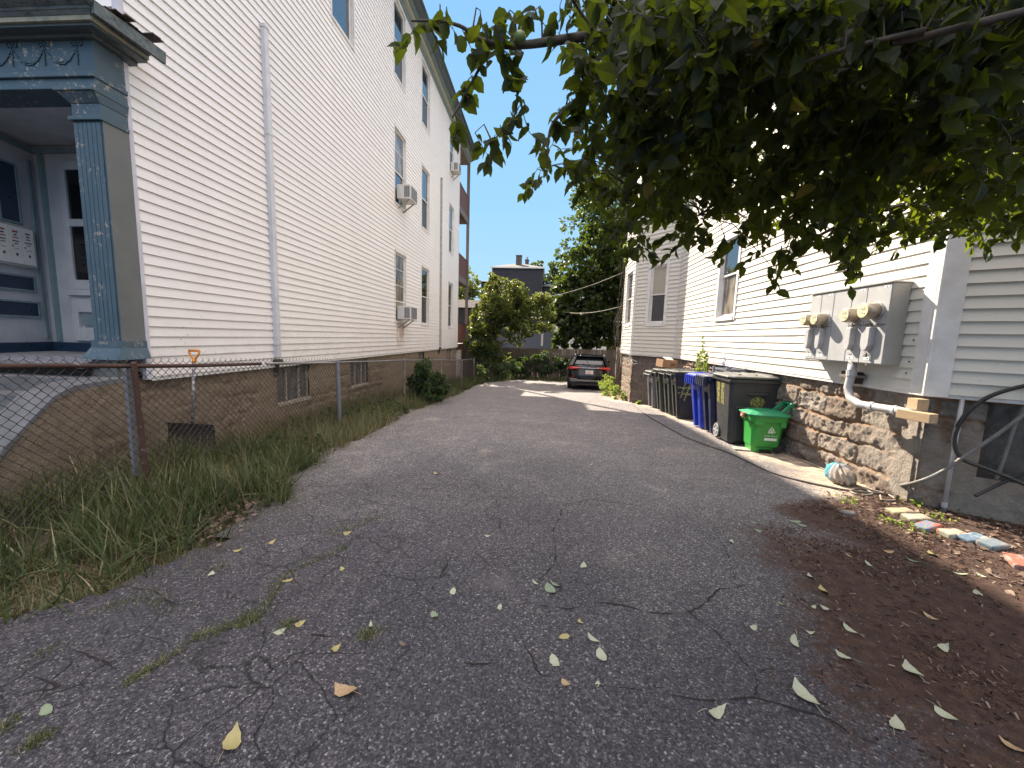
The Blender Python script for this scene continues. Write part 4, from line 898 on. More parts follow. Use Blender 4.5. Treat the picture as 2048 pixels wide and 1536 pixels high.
# ------------------------------------------------------------------ BINS  (local: back with wheels faces -X)
def plast(name, c, c2=None, rough=.45): return simple(name, c, c2 or tuple(x * .7 for x in c), 7, rough, .06, 200, local=True)
def make_bin(name, label, body, lidm, W_=.60, D_=.72, H_=1.02, group=None, flap=False, big=False):
    t_ = thing(name, label, 'wheelie bin', (0, 0, 0), group, local=True)
    w1, w0 = W_ / 2, W_ / 2 * .80; d1, d0 = D_ / 2, D_ / 2 * .72
    mb = MB(); rings = []
    for z, dep in ((.02, .10), (.10, .10), (.62 * H_, .085), (.70 * H_, .0), (.76 * H_, 0), (.93 * H_, 0)):
        q = z / H_; w_ = w0 + (w1 - w0) * q; d_ = d0 + (d1 - d0) * q; c_ = .05; xo = (d_ - d1) * .25
        n_ = w_ * (.36 if not big else .0001); dp = dep if not big else 0
        sh_ = (d1 - d_) * .35
        P = [(-d_ + sh_, -w_ + c_), (-d_ + c_ + sh_, -w_), (d_ - c_ + sh_, -w_), (d_ + sh_, -w_ + c_), (d_ + sh_, w_ - c_), (d_ - c_ + sh_, w_), (-d_ + c_ + sh_, w_), (-d_ + sh_, w_ - c_), (-d_ + sh_, n_), (-d_ + dp + sh_, n_ * .9), (-d_ + dp + sh_, -n_ * .9), (-d_ + sh_, -n_)]
        rings.append([(x, y, z) for x, y in P])
    mb.loft(rings); mb.build('body', body, t_, bevel=.012)
    mb = MB(); z = .90 * H_
    for (x0, x1, y0, y1) in ((-d1 - .02, d1 + .02, -w1 - .02, -w1 + .015), (-d1 - .02, d1 + .02, w1 - .015, w1 + .02), (-d1 - .02, -d1 + .02, -w1 + .016, w1 - .016), (d1 - .02, d1 + .02, -w1 + .016, w1 - .016)): mb.box(x0, x1, y0, y1, z, z + .05)
    if not big:
        for s_ in (-1, 1): mb.box(-d1 - .08, -d1 - .02, s_ * w1 * .72 - .02, s_ * w1 * .72 + .02, z - .09, z + .03)
    mb.tube([(-d1 - .075, -w1 * .8, z + .0), (-d1 - .075, w1 * .8, z + .0)], .015, 8)
    mb.build('rim', body, t_, bevel=.006)
    mb = MB(); zl = .955 * H_
    rings = []
    for (e, zz) in ((.035, zl), (.04, zl + .02), (.03, zl + .035), (-.06, zl + .055), (-.16, zl + .062)):
        a_, b_ = d1 + e, w1 + e; c_ = .07
        rings.append([(x + .0, y, zz) for x, y in ((-a_ + c_, -b_), (a_ - c_, -b_), (a_, -b_ + c_), (a_, b_ - c_), (a_ - c_, b_), (-a_ + c_, b_), (-a_, b_ - c_), (-a_, -b_ + c_))])
    mb.loft(rings)
    for k in range(3): mb.box(-d1 * .8, d1 * .8, -w1 * .6 + k * w1 * .6 - .015, -w1 * .6 + k * w1 * .6 + .015, zl + .056, zl + .068)
    if flap:
        mb.box(-d1 - .085, -d1 - .035, -w1 * .8, w1 * .8, zl - .16, zl + .022)
        for k in range(5): yy = -w1 * .7 + k * w1 * .35; mb.box(-d1 - .10, -d1 - .085, yy - .02, yy + .02, zl - .15, zl + .01)
    mb.build('lid', lidm, t_, bevel=.008)
    for s_ in (-1, 1):
        r_ = .13 if big else .10; yy = s_ * (w0 + (.0 if big else -.04)); xx = (d0 - .02) if not big else -d0 + .06
        mb = MB(); mb.tube([(xx, yy - .028, r_), (xx, yy + .028, r_)], r_, 20, 0); wh = mb.build('wheel', M['blackhose'], t_, bevel=.008)
        if big:
            mb = MB(); yo = yy + s_ * .030
            for k in range(6): an = k * math.pi / 3; mb.beam((xx, yo, r_), (xx + .095 * math.cos(an), yo, r_ + .095 * math.sin(an)), .012, .022)
            mb.tube([(xx + .10 * math.cos(q), yo, r_ + .10 * math.sin(q)) for q in np.linspace(0, 6.283, 22)], .008, 5); x = mb.build('hub', M['conduit']); x.parent = wh
    mb = MB(); mb.tube([(d0 - .02 if not big else -d0 + .06, -w0, .10), (d0 - .02 if not big else -d0 + .06, w0, .10)], .011, 8); mb.build('axle', M['galv'], t_)
    return t_
B = dict(grey=plast('grey_bin_plastic', (.13, .13, .14)), black=plast('black_bin_plastic', (.022, .023, .025)), green_black=plast('dark_olive_bin_plastic', (.030, .036, .030)),
         blue=plast('bright_blue_bin_plastic', (.018, .045, .42)), navy=plast('dark_navy_bin_plastic', (.018, .022, .065)), navylid=plast('slate_navy_lid', (.045, .055, .10)), lid=plast('dusty_dark_lid', (.055, .058, .056), (.10, .105, .10)),
         charcoal=plast('charcoal_bin_plastic', (.045, .045, .048)))
def place(o, x, y, rz=0, lean=0): o.location = (x, y, float(dz(x, y)) + .005); o.rotation_euler = (0, lean, rz); return o
XB = 3.28
place(make_bin('wheelie_bin', 'plain grey wheelie bin, farthest in the row at the bay corner', B['grey'], B['grey'], H_=1.02, W_=.50, D_=.56), 3.20, 11.0, R(8))
o1 = make_bin('wheelie_bin', 'black wheelie bin with the cardboard box on its lid, beside the grey bin', B['green_black'], B['lid'], H_=1.09, W_=.52, group='dark wheelie bins by the bay'); place(o1, XB - .02, 10.2)
o2 = copy_tree(o1); tag(o2, 'middle black wheelie bin, squeezed between two other black bins', 'wheelie bin', 'dark wheelie bins by the bay'); place(o2, XB + .0, 9.60, R(2))
o3 = make_bin('wheelie_bin', 'black wheelie bin with a yellow hash mark sprayed on its side', B['black'], B['lid'], H_=1.09, W_=.52, group='dark wheelie bins by the bay', D_=.74); place(o3, XB + .0, 9.0, R(-2))
o4 = make_bin('recycling_bin', 'bright blue recycling bin with its lid closed', B['blue'], B['blue'], H_=1.05, W_=.50, flap=True); place(o4, XB - .03, 7.70, R(3))
o5 = make_bin('recycling_bin', 'dark navy bin with slatted lid lip, between the blue bin and the biggest bin', B['navy'], B['navylid'], H_=1.06, W_=.50, flap=True); place(o5, XB - .03, 7.18, R(-1))
BW, BD, BHt = .80, .66, 1.10
o6 = make_bin('wheelie_bin', 'largest charcoal wheelie bin, yellow blotch on its side and spoked wheels, behind the green bin', B['charcoal'], B['lid'], W_=BW, D_=BD, H_=BHt, big=True); place(o6, 3.30, 6.53, R(-92))
t = NT('yellow_spray_paint'); tr = t.n.new('ShaderNodeBsdfTransparent'); mx = t.n.new('ShaderNodeMixShader')
t.set((.42, .40, .10), .6); t.L(t.ramp(t.noise(38, 5, .75, t.tc.outputs['Object']), [(.42, 0.0), (.60, .9)]), mx.inputs[0]); t.L(tr.outputs[0], mx.inputs[1]); t.L(t.p.outputs[0], mx.inputs[2]); t.L(mx.outputs[0], t.out.inputs[0]); M['spray'] = t.m
def sidey(z, W_, H_): return -(W_ / 2 * .80 + (W_ / 2 * .2) * z / H_)
mb = MB()
for (x0, z0, x1, z1) in ((-.14, .86, -.22, .50), (-.04, .84, -.14, .44), (-.29, .73, .04, .71), (-.29, .60, .02, .58)):
    n_ = Vector((-(z1 - z0), 0, x1 - x0)).normalized() * .018; y0 = sidey(z0, .52, 1.09) - .006; y1 = sidey(z1, .52, 1.09) - .006
    mb.poly([(x0 + n_.x, y0, z0 + n_.z), (x0 - n_.x, y0, z0 - n_.z), (x1 - n_.x, y1, z1 - n_.z), (x1 + n_.x, y1, z1 + n_.z)])
x = mb.build('painted_hash', M['spray']); x.parent = o3
def frontx(z):
    d_ = BD / 2 * (.72 + .28 * z / BHt); return d_ + (BD / 2 - d_) * .35
mb = MB(); P_ = [(.02 + .105 * math.cos(a) * (1 + .12 * math.sin(3 * a)), .68 + .10 * math.sin(a) * (1 + .1 * math.cos(4 * a))) for a in np.linspace(0, 6.28, 25)[:-1]]
mb.poly([(frontx(q) + .008, p, q) for p, q in P_])
for (u, l) in ((-.05, .12), (0.03, .22), (.07, .09)): mb.poly([(frontx(q) + .009, p, q) for p, q in ((u - .006, .62), (u - .004, .62 - l), (u + .004, .62 - l), (u + .006, .62))])
mb.build('painted_blotch', M['spray']).parent = o6
mb = MB()
for u in (.03, .2):
    yb = lambda z: sidey(z, BW, BHt) - .006
    mb.poly([(u - .22, yb(.93), .95), (u - .22, yb(.62), .62), (u - .12, yb(.60), .60), (u - .10, yb(.95), .95)])
mb.build('painted_drip', M['spray']).parent = o6
mb = MB(); fx = frontx
mb.hexa([(fx(.06) - .01, -.26, .06), (fx(.06) + .035, -.26, .06), (fx(.06) + .035, .34, .06), (fx(.06) - .01, .34, .06), (fx(.62) - .02, -.28, .62), (fx(.62) + .012, -.28, .62), (fx(.62) + .012, .36, .62), (fx(.62) - .02, .36, .62)])
x = mb.build('side_panel', B['charcoal'], bevel=.015); x.parent = o6
mb = MB(); mb.box(fx(.82) - .01, fx(.82) + .02, -.14, .16, .80, .835); mb.build('grab_bar', B['charcoal'], bevel=.008).parent = o6
# green food scrap bin
GB = thing('food_waste_bin', 'small bright green food waste bin with raised handle, in front of the largest bin', 'food waste bin', (0, 0, 0), None, local=True)
g1 = plast('green_bin_plastic', (.035, .30, .05), (.04, .25, .045), .38); g2 = plast('teal_green_lid_plastic', (.02, .26, .12), (.02, .21, .10), .38)
def rr(a, b, c, z, x0=0, y0=0): return [(x + x0, y + y0, z) for x, y in ((-a + c, -b), (a - c, -b), (a, -b + c), (a, b - c), (a - c, b), (-a + c, b), (-a, b - c), (-a, -b + c))]
mb = MB(); mb.loft([rr(.145, .135, .04, .0, -.02), rr(.152, .142, .04, .07, -.02), rr(.185, .165, .05, .10, 0), rr(.215, .19, .05, .50, 0)]); mb.build('body', g1, GB, bevel=.008)
mb = MB(); mb.loft([rr(.235, .205, .05, .44), rr(.245, .215, .05, .50), rr(.248, .218, .05, .52)], cap=True)
for s_ in (-1, 1):
    mb.box(-.20, -.08, s_ * .205 - .012, s_ * .205 + .012, .40, .455); mb.box(.13, .20, s_ * .205 - .012, s_ * .205 + .012, .38, .455)
mb.build('rim', g1, GB, bevel=.008)
mb = MB(); mb.loft([rr(.262, .232, .06, .52), rr(.268, .238, .06, .545), rr(.24, .21, .06, .56), rr(.20, .17, .06, .582), rr(.12, .10, .05, .595)]); mb.build('lid', g2, GB, bevel=.006)
mb = MB()
hp = [(.19, .56), (.25, .62), (.285, .68), (.305, .70)]
for s_ in (-1, 1): mb.beam((.16, s_ * .12, .55), (.30, s_ * .10, .70), .03, .05); mb.beam((.30, s_ * .10, .70), (.325, s_ * .10, .58), .03, .04)
mb.beam((.30, -.12, .70), (.30, .12, .70), .06, .022); mb.beam((.327, -.12, .56), (.327, .12, .56), .02, .05); mb.build('handle', g2, GB, bevel=.006)
mb = MB(); mb.box(-.292, -.262, -.05, .05, .47, .535); mb.build('latch', simple('orange_brown_latch', (.28, .10, .05), (.22, .08, .04), 20, .5, local=True), GB, bevel=.005)
mb = MB(); mb.box(-.30, -.292, -.012, .012, .49, .51); mb.build('latch_button', M['label'], GB)
mb = MB(); mb.box(-.08, .07, -.162, -.13, .005, .05); mb.build('foot_hollow', M['darkglass'], GB)
for s_ in (-1, 1): mb = MB(); mb.tube([(.15, s_ * .13 - .02, .06), (.15, s_ * .13 + .02, .06)], .06, 16); mb.build('wheel', M['blackhose'], GB)
yl = lambda z: -(.165 + .025 * (z - .10) / .40) - .003
M['print'] = NT('white_print').set((.72, .76, .72), .5).m
mb = MB()
for k in range(3):        # three chasing arrows
    a0 = R(90 + 120 * k); c_ = Vector((.035, 0, .325)); v0 = c_ + Vector((math.cos(a0), 0, math.sin(a0))) * .052; v1 = c_ + Vector((math.cos(a0 + R(120)), 0, math.sin(a0 + R(120)))) * .052
    d = (v1 - v0).normalized(); n_ = Vector((-d.z, 0, d.x)) * .0065; a = v0.lerp(v1, .14); b = v0.lerp(v1, .62); e = v0.lerp(v1, .86)
    for q in ((a + n_, a - n_, b - n_, b + n_), (b + n_ * 2.1, b - n_ * 2.1, e)): mb.poly([(p.x, yl(p.z) - .001, p.z) for p in q])
    mb.poly([(p.x, yl(p.z) - .0012, p.z) for p in (v0.lerp(v1, .14) + n_, v0.lerp(v1, .14) - n_, v0.lerp(v1, -.02) - n_ * 1.2 + Vector((0, 0, 0)), v0.lerp(v1, .02) + n_)])
P_ = [(.035 + .012 * math.cos(a), .318 + .014 * math.sin(a)) for a in np.linspace(0, 6.28, 11)[:-1]]; mb.poly([(p, yl(q) - .001, q) for p, q in P_]); mb.box(.029, .041, yl(.34) - .001, yl(.34), .334, .342)
mb.build('recycling_symbol', M['print'], GB)
def text(s_, size, mat, parent, loc, rot, name='lettering', bold=0):
    c_ = bpy.data.curves.new(name, 'FONT'); c_.body = s_; c_.size = size; c_.align_x = 'CENTER'; c_.offset = bold; c_.extrude = .0004
    o = bpy.data.objects.new(name, c_); col.objects.link(o); dg = bpy.context.evaluated_depsgraph_get(); me = bpy.data.meshes.new_from_object(o.evaluated_get(dg)); bpy.data.objects.remove(o)
    me.materials.clear(); me.materials.append(mat); o = bpy.data.objects.new(name, me); col.objects.link(o); o.parent = parent; o.location = loc; o.rotation_euler = rot; return o
text('FOOD WASTE', .026, M['print'], GB, (.035, yl(.25) - .002, .243), (R(90), 0, 0))
mb = MB(); mb.poly([(-.045, yl(.20) - .001, .185), (.115, yl(.20) - .001, .185), (.115, yl(.22) - .002, .222), (-.045, yl(.22) - .002, .222)]); mb.build('label_strip', M['print'], GB)
place(GB, 3.27, 5.93, R(-4)); GB.scale = (1.04, 1.04, 1.04)
bp = Vector((3.22, 5.92, 0)); PB = MB()
PB.obox((3.20, 5.90, float(dz(3.2, 5.9)) + .012), (.62, .16, .02), Matrix.Rotation(R(-10), 3, 'Z'))
tag(PB.build('board', simple('pale_splintered_board', (.42, .38, .31), (.30, .26, .21), 20, .8)), 'pale splintered board lying under the green bin', 'board')
# cardboard box on the bin lid
CB = thing('cardboard_box', 'open brown cardboard tray box resting on the black bin lid by the bay', 'box', (0, 0, 0), local=True)
M['card'] = simple('cardboard', (.36, .21, .12), (.29, .17, .10), 9, .8, local=True)
mb = MB(); a, b, h_ = .20, .16, .19
for (x0, x1, y0, y1) in ((-a, a, -b, -b + .006), (-a, a, b - .006, b), (-a, -a + .006, -b + .006, b - .006), (a - .006, a, -b + .006, b - .006)): mb.box(x0, x1, y0, y1, 0, h_)
mb.box(-a, a, -b, b, -.006, -.0005); mb.build('tray', M['card'], CB)
mb = MB(); mb.hexa([(-.12, -b - .0, h_), (.08, -b, h_), (.10, b * .2, h_ + .06), (-.12, b * .2, h_ + .05), (-.12, -b, h_ + .01), (.08, -b, h_ + .01), (.10, b * .2, h_ + .07), (-.12, b * .2, h_ + .06)])
mb.build('flap', simple('white_card_lining', (.62, .58, .50), (.5, .47, .4), 10, .7, local=True), CB)
mb = MB(); mb.box(.02, .13, -b - .003, -b - .0005, .085, .095); mb.box(.02, .13, -b - .003, -b - .0005, .055, .065); mb.box(.035, .055, -b - .003, -b - .0005, .096, .11); mb.box(.095, .115, -b - .003, -b - .0005, .096, .11)
mb.build('printed_mark', simple('dark_red_print', (.10, .02, .015), (.08, .02, .015), 10, .8), CB)
CB.location = (3.14, 10.25, float(dz(3.2, 10.1)) + 1.10 * .955 + .085); CB.rotation_euler = (R(2), R(4), R(14))
# grey crate against the wall behind the big bin
CR_ = thing('plastic_crate', 'small grey plastic crate wedged between the wall and the biggest bin', 'crate', (0, 0, 0), local=True)
mb = MB()
for z in (0, .07, .14, .21):
    for (x0, x1, y0, y1) in ((-.16, .16, -.24, -.225), (-.16, .16, .225, .24), (-.16, -.145, -.225, .225), (.145, .16, -.225, .225)): mb.box(x0, x1, y0, y1, z, z + .03)
for x_ in (-.155, .155):
    for y_ in (-.23, .23): mb.box(x_ - .02, x_ + .02, y_ - .02, y_ + .02, 0, .26)
mb.build('crate_frame', simple('slate_plastic', (.12, .14, .18), (.20, .20, .22), 20, .5, local=True), CR_)
CR_.location = (3.34, 7.30, -.68); CR_.rotation_euler = (0, 0, R(3))
# half brick near the foundation
a = onG(1605, 918); mb = MB(); mb.obox((a.x, a.y, a.z + .035), (.10, .20, .06), Matrix.Rotation(R(12), 3, 'Z'))
tag(mb.build('brick', simple('dusky_red_brick', (.09, .035, .03), (.13, .09, .08), 25, .9, .3, c3=(.3, .28, .26), s3=20), bevel=.006), 'dusky red brick lying against the foundation right of the green bin', 'brick')
# teal bag
t = NT('teal_patterned_cloth'); f = t.vor(28, 'F1', 'Distance'); c = t.ramp(f, [(.0, (.55, .75, .75)), (.28, (.03, .30, .36)), (.6, (.02, .24, .30))]); y_ = t.xyz(1)
g_ = t.ramp(t.math('SUBTRACT', 4.62 + .0, y_), [(.10, 0.0), (.14, 1.0)]); c = t.mix(g_, c, t.ramp(t.noise(8, 4, .6), [(.4, (.42, .42, .42)), (.6, (.16, .15, .15))])); g2_ = t.ramp(t.math('SUBTRACT', 4.46, y_), [(.0, 0.0), (.05, 1.0)])
c = t.mix(g2_, c, t.ramp(t.vor(24, 'F1', 'Distance'), [(.1, (.10, .08, .07)), (.5, (.30, .25, .20))])); t.set(c, .85); M['bag'] = t.m
V = []; n1, n2 = 60, 34; cb = Vector((3.34, 4.47, -1.50))
for i in range(n2):
    ph = math.pi * i / (n2 - 1)
    for j in range(n1):
        th = 2 * math.pi * j / n1
        x, y, z = math.sin(ph) * math.cos(th), math.sin(ph) * math.sin(th), -math.cos(ph)
        wr = 1 + .10 * math.sin(9 * th + 4 * z) * math.sin(ph) + .07 * math.sin(15 * th + 3) * math.sin(ph) + .12 * (float(vn(th * 2, ph * 3, 5)) - .5)
        V.append((cb.x + x * .115 * wr, cb.y + y * .155 * wr + .03 * z, cb.z + .085 + z * .095 * wr + (.035 * max(0, z) * (1 if math.cos(th * 2) > 0 else .3))))
mb = MB(); mb.v = V
for i in range(n2 - 1):
    for j in range(n1): mb.f.append((i * n1 + j, i * n1 + (j + 1) % n1, (i + 1) * n1 + (j + 1) % n1, (i + 1) * n1 + j)); mb.m.append(0)
tag(mb.build('cloth_bag', M['bag'], smooth=True), 'crumpled teal patterned cloth bag lying at the foot of the stone foundation', 'bag')
# painted pavers
def paver(x, y, c, c2, c3, rz, label, sx=.20, sy=.10, th=.035, dzv=0):
    a = onG(x, y); mt = simple('paver_paint', c, c2, 14, .75, .2, c3=c3, s3=16, t3=.50, local=True)
    mb = MB(); mb.box(-sx / 2, sx / 2, -sy / 2, sy / 2, -.03, th)
    o = mb.build('paver', mt, bevel=.012); tag(o, label, 'paver', 'painted pavers edging the mulch'); o.location = (a.x, a.y, float(dz(a.x, a.y)) + dzv); o.rotation_euler = (R(random.uniform(-5, 5)), R(random.uniform(-5, 5)), R(rz))
sb = (.25, .22, .17)
paver(1800, 1027, (.34, .29, .17), (.28, .24, .16), (.20, .15, .11), 5, 'mustard yellow paver, farthest from the camera in the edging row')
paver(1832, 1040, (.34, .33, .26), (.27, .27, .20), (.22, .18, .12), 6, 'pale cream green paver right behind the blue and red one')
paver(1853, 1057, (.10, .13, .19), (.15, .18, .22), (.32, .09, .06), 22, 'blue paver with a red painted patch, tilted in the edging row', .20, .11)
paver(1905, 1071, (.36, .35, .27), (.28, .27, .20), (.30, .13, .08), 14, 'pale cream paver with a small red mark')
paver(1945, 1081, (.07, .12, .18), (.11, .16, .21), (.30, .30, .28), 12, 'deep blue paver with pale flecks between cream and slate pavers')
paver(1985, 1093, (.12, .16, .20), (.16, .19, .20), (.22, .20, .18), 18, 'slate blue chipped paver, last of the painted row')
paver(2036, 1128, (.26, .09, .06), (.21, .08, .06), (.25, .18, .15), 60, 'bare red brick at the right edge below the painted pavers')
a = onG(1775, 1000)
# concrete lump in asphalt
a = onG(1697, 1028); mb = MB(); ring = lambda r_, z: [(a.x + r_ * math.cos(q) * (1 + .2 * math.sin(3 * q)), a.y + r_ * .7 * math.sin(q), a.z + z) for q in np.linspace(0, 6.28, 13)[:-1]]
mb.loft([ring(.07, -.01), ring(.068, .012), ring(.05, .022)]); tag(mb.build('stone', simple('grey_stone', (.12, .11, .11), (.08, .075, .075), 20, .9, .3)), 'rounded grey stone at the tip of the mulch', 'stone')

# ------------------------------------------------------------------ CAR (local, rear at y=0, front +y)
CAR = thing('parked_car', 'dark parked hatchback crossover seen from behind at the end of the driveway', 'car', (0, 0, 0), local=True)
t = NT('dark_car_paint'); t.set((.004, .006, .010), .16, .0, .25); t.p.inputs['Coat Weight'].default_value = .35; t.p.inputs['Coat Roughness'].default_value = .03; M['paint'] = t.m
M['carglass'] = NT('car_glass').set((.012, .016, .020), .04, 0, .8).m
M['cartrim'] = simple('black_cladding', (.022, .022, .023), (.03, .03, .03), 30, .6, local=True)
M['silver'] = simple('silver_trim', (.24, .23, .22), (.20, .19, .18), 30, .35, metal=.8, local=True); M['chrome'] = NT('chrome').set((.75, .75, .76), .12, 1).m
t = NT('red_taillight'); t.set((.42, .012, .010), .15, 0, .6); M['tail'] = t.m
LV = [  # z, half width, rear y, front y, corner power
 (.20, .80, .30, 4.10), (.30, .86, .10, 4.25), (.42, .885, .03, 4.36), (.56, .895, .0, 4.40), (.68, .90, .03, 4.40), (.80, .90, .10, 4.36), (.92, .888, .13, 4.20), (1.0, .865, .15, 3.75), (1.06, .84, .18, 3.45)]
GL = [(1.06, .835, .185, 3.42), (1.12, .80, .25, 3.25), (1.22, .74, .38, 2.98), (1.32, .675, .52, 2.72), (1.39, .63, .60, 2.52)]
RF = [(1.39, .64, .50, 2.56), (1.42, .635, .47, 2.50), (1.455, .60, .52, 2.35), (1.48, .52, .70, 2.15), (1.492, .38, .95, 1.9)]
def ring(z, w_, y0, y1, n=44, p=4.5):
    yc = (y0 + y1) / 2; hl = (y1 - y0) / 2; out = []
    for k in range(n):
        a = 2 * math.pi * k / n; c_, s_ = math.cos(a), math.sin(a)
        out.append((w_ * math.copysign(abs(c_) ** (2 / p), c_), yc + hl * math.copysign(abs(s_) ** (2 / 6), s_) , z))
    return out
mb = MB(); mb.loft([ring(*l) for l in LV]); mb.build('body', M['paint'], CAR, smooth=True)
mb = MB(); mb.loft([ring(*l) for l in GL]); mb.build('window_band', M['carglass'], CAR, smooth=True)
mb = MB(); mb.loft([ring(*l) for l in RF]); mb.box(-.56, .56, .40, .56, 1.425, 1.445); mb.build('roof', M['paint'], CAR, smooth=True)
for s_ in (-1, 1):
    mb = MB(); mb.loft([[(s_ * x, y, z) for x, y, z in q] for q in ([(.84, .22, 1.05), (.855, .75, 1.05), (.845, .80, 1.05), (.70, .19, 1.05)], [(.66, .55, 1.40), (.655, .85, 1.40), (.62, .85, 1.40), (.545, .54, 1.40)])]); mb.build('rear_pillar', M['paint'], CAR)
    for ya, yb in ((1.45, 1.02), (2.35, 1.9)): mb = MB(); mb.beam((s_ * .845, ya + .1, 1.06), (s_ * .645, ya - .05, 1.40), .02, .07); mb.build('pillar', M['cartrim'], CAR)
    mb = MB(); mb.tube(spl([(s_ * .60, .55, 1.46), (s_ * .60, .7, 1.515), (s_ * .59, 1.5, 1.53), (s_ * .58, 2.3, 1.48)]), .017, 7); mb.build('roof_rail', M['chrome'], CAR, smooth=True)
    # tail light wraps round the corner
    mb = MB(); P_ = [(s_ * .40, .117), (s_ * .55, .115), (s_ * .70, .13), (s_ * .80, .17), (s_ * .865, .28), (s_ * .89, .48)]
    h_ = [(.925, .975), (.905, .985), (.885, .995), (.88, 1.0), (.89, .995), (.93, .975)]
    mb.loft([[(x, y - .02, a), (x, y - .025, (a + b) / 2), (x, y + .01, b), (x * .94, y + .06, b), (x * .94, y + .06, a)] for (x, y), (a, b) in zip(P_, h_)]); tl = mb.build('taillight', M['tail'], CAR, smooth=False)
    mb = MB(); mb.loft([[(x, y - .033, .935), (x, y - .035, .95), (x, y - .02, .95), (x, y - .02, .935)] for (x, y) in P_[:5]]); x = mb.build('light_strip', simple('pale_red_lens', (.75, .12, .10), (.7, .1, .1), 30, .2, local=True)); x.parent = tl
    for yy in (.82, 3.52):
        mb = MB(); mb.tube([(s_ * .68, yy, .345), (s_ * .86, yy, .345), (s_ * .885, yy, .345)], [.345, .345, .31], 30); wh = mb.build('wheel', M['blackhose'], CAR, smooth=False, bevel=.01)
        mb = MB()
        for k in range(10): an = k * .6283; mb.beam((s_ * .89, yy, .345), (s_ * .885, yy + .21 * math.cos(an), .345 + .21 * math.sin(an)), .012, .035)
        mb.tube([(s_ * .885, yy + .22 * math.cos(q), .345 + .22 * math.sin(q)) for q in np.linspace(0, 6.283, 26)], .014, 6); x = mb.build('rim', M['silver']); x.parent = wh
        mb = MB(); mb.tube([(s_ * .885, yy + .40 * math.cos(q), .36 + .39 * math.sin(q)) for q in np.linspace(0, 3.14159, 18)], .03, 6); mb.build('wheel_arch', M['cartrim'], CAR)
    mb = MB(); mb.loft([[(s_ * (.88 + dx), 2.86 + dy, 1.06 + dz_) for dx, dy, dz_ in q] for q in ([(0, -.05, 0), (0, .05, 0), (0, .05, .05), (0, -.05, .05)], [(.10, -.07, -.01), (.10, .05, -.01), (.10, .05, .12), (.10, -.07, .12)], [(.19, -.05, .01), (.19, .03, .01), (.19, .03, .11), (.19, -.05, .11)])]); mb.build('wing_mirror', M['paint'], CAR, bevel=.01)
    mb = MB(); mb.box(s_ * .62 - .07, s_ * .62 + .07, -.03, .1, .345, .385); mb.build('exhaust_tip', M['darkglass'], CAR)
    mb = MB(); mb.box(s_ * .66 - .07, s_ * .66 + .07, -.012, .03, .585, .60); mb.build('reflector', M['tail'], CAR)
mb = MB(); mb.box(-.40, .40, .085, .13, .935, .958); mb.build('chrome_strip', M['chrome'], CAR, bevel=.004)
mb = MB(); rs = random.Random(4)
mb.tube([(.035 * math.cos(q), .10, .99 + .035 * math.sin(q)) for q in np.linspace(0, 6.283, 18)], .0045, 5)
for k in range(3): an = R(90 + 120 * k); mb.beam((0, .10, .99), (.035 * math.cos(an), .10, .99 + .035 * math.sin(an)), .004, .006)
mb.build('round_badge', M['chrome'], CAR)
mb = MB()
for (x0, n_) in ((-.40, 6), (.26, 4)):
    for k in range(n_): mb.box(x0 + k * .033, x0 + k * .033 + .022, .10, .118, .978, .996)
mb.build('badge_letters', M['chrome'], CAR)
mb = MB(); mb.loft([[(-.20, .075, .80), (.20, .075, .80), (.20, .10, .80), (-.20, .10, .80)], [(-.19, .062, .665), (.19, .062, .665), (.19, .09, .665), (-.19, .09, .665)]]); mb.build('plate_recess', M['cartrim'], CAR)
mb = MB(); mb.box(-.155, .155, .045, .058, .70, .855); pl_ = mb.build('number_plate', simple('white_plate', (.78, .76, .77), (.70, .68, .70), 30, .4, local=True), CAR)
mb = MB()
for k in range(6): xx = -.115 + k * .042 + (.012 if k > 2 else 0); mb.box(xx - .012, xx + .012, .043, .0445, .745, .80); mb.box(xx - .005, xx + .006, .0415, .0428, .757, .788, 1)
mb.box(-.07, .07, .043, .0445, .83, .842); mb.box(-.06, .06, .043, .0445, .712, .722); x = mb.build('plate_print', [M['redink'], M['label']]); x.parent = pl_
mb = MB(); mb.loft([[(x, -.035 + .10 * abs(x) ** 3 * 1.2 - o * .0, z) for x, z in zip(np.linspace(-.78, .78, 15), zz)] for o, zz in ((0, [.40 - (.02 if abs(k - 7) > 4 else 0) for k in range(15)]), (1, [.44 + (.03 if abs(k - 7) > 4 else 0) for k in range(15)]), (2, [.47 + (.05 if abs(k - 7) > 4 else 0) for k in range(15)]))], closed=False, cap=False)
mb.build('skid_plate', M['silver'], CAR)
mb = MB(); mb.box(-.55, .55, -.03, .04, .36, .405); mb.box(-.72, .72, .05, .3, .22, .34); mb.build('lower_bumper', M['cartrim'], CAR, bevel=.01)
mb = MB(); mb.box(-.78, .78, .6, 3.8, .17, .35); mb.build('underbody', M['blackhose'], CAR)
mb = MB(); mb.beam((-.02, .17, 1.075), (-.30, .20, 1.11), .012, .018); mb.box(-.05, .04, .145, .19, 1.05, 1.085); mb.build('wiper', M['cartrim'], CAR)
mb = MB(); mb.loft([[(x, y - .012, z) for x, y, z in q] for q in ([(-.60, .235, 1.10), (.60, .235, 1.10), (.60, .25, 1.10), (-.60, .25, 1.10)], [(-.50, .49, 1.33), (.50, .49, 1.33), (.50, .51, 1.33), (-.50, .51, 1.33)])]); mb.build('rear_window', M['carglass'], CAR)
CAR.location = (1.93, 16.3, float(gz(16.9)) - .01); CAR.rotation_euler = (R(-.8), 0, R(-4))
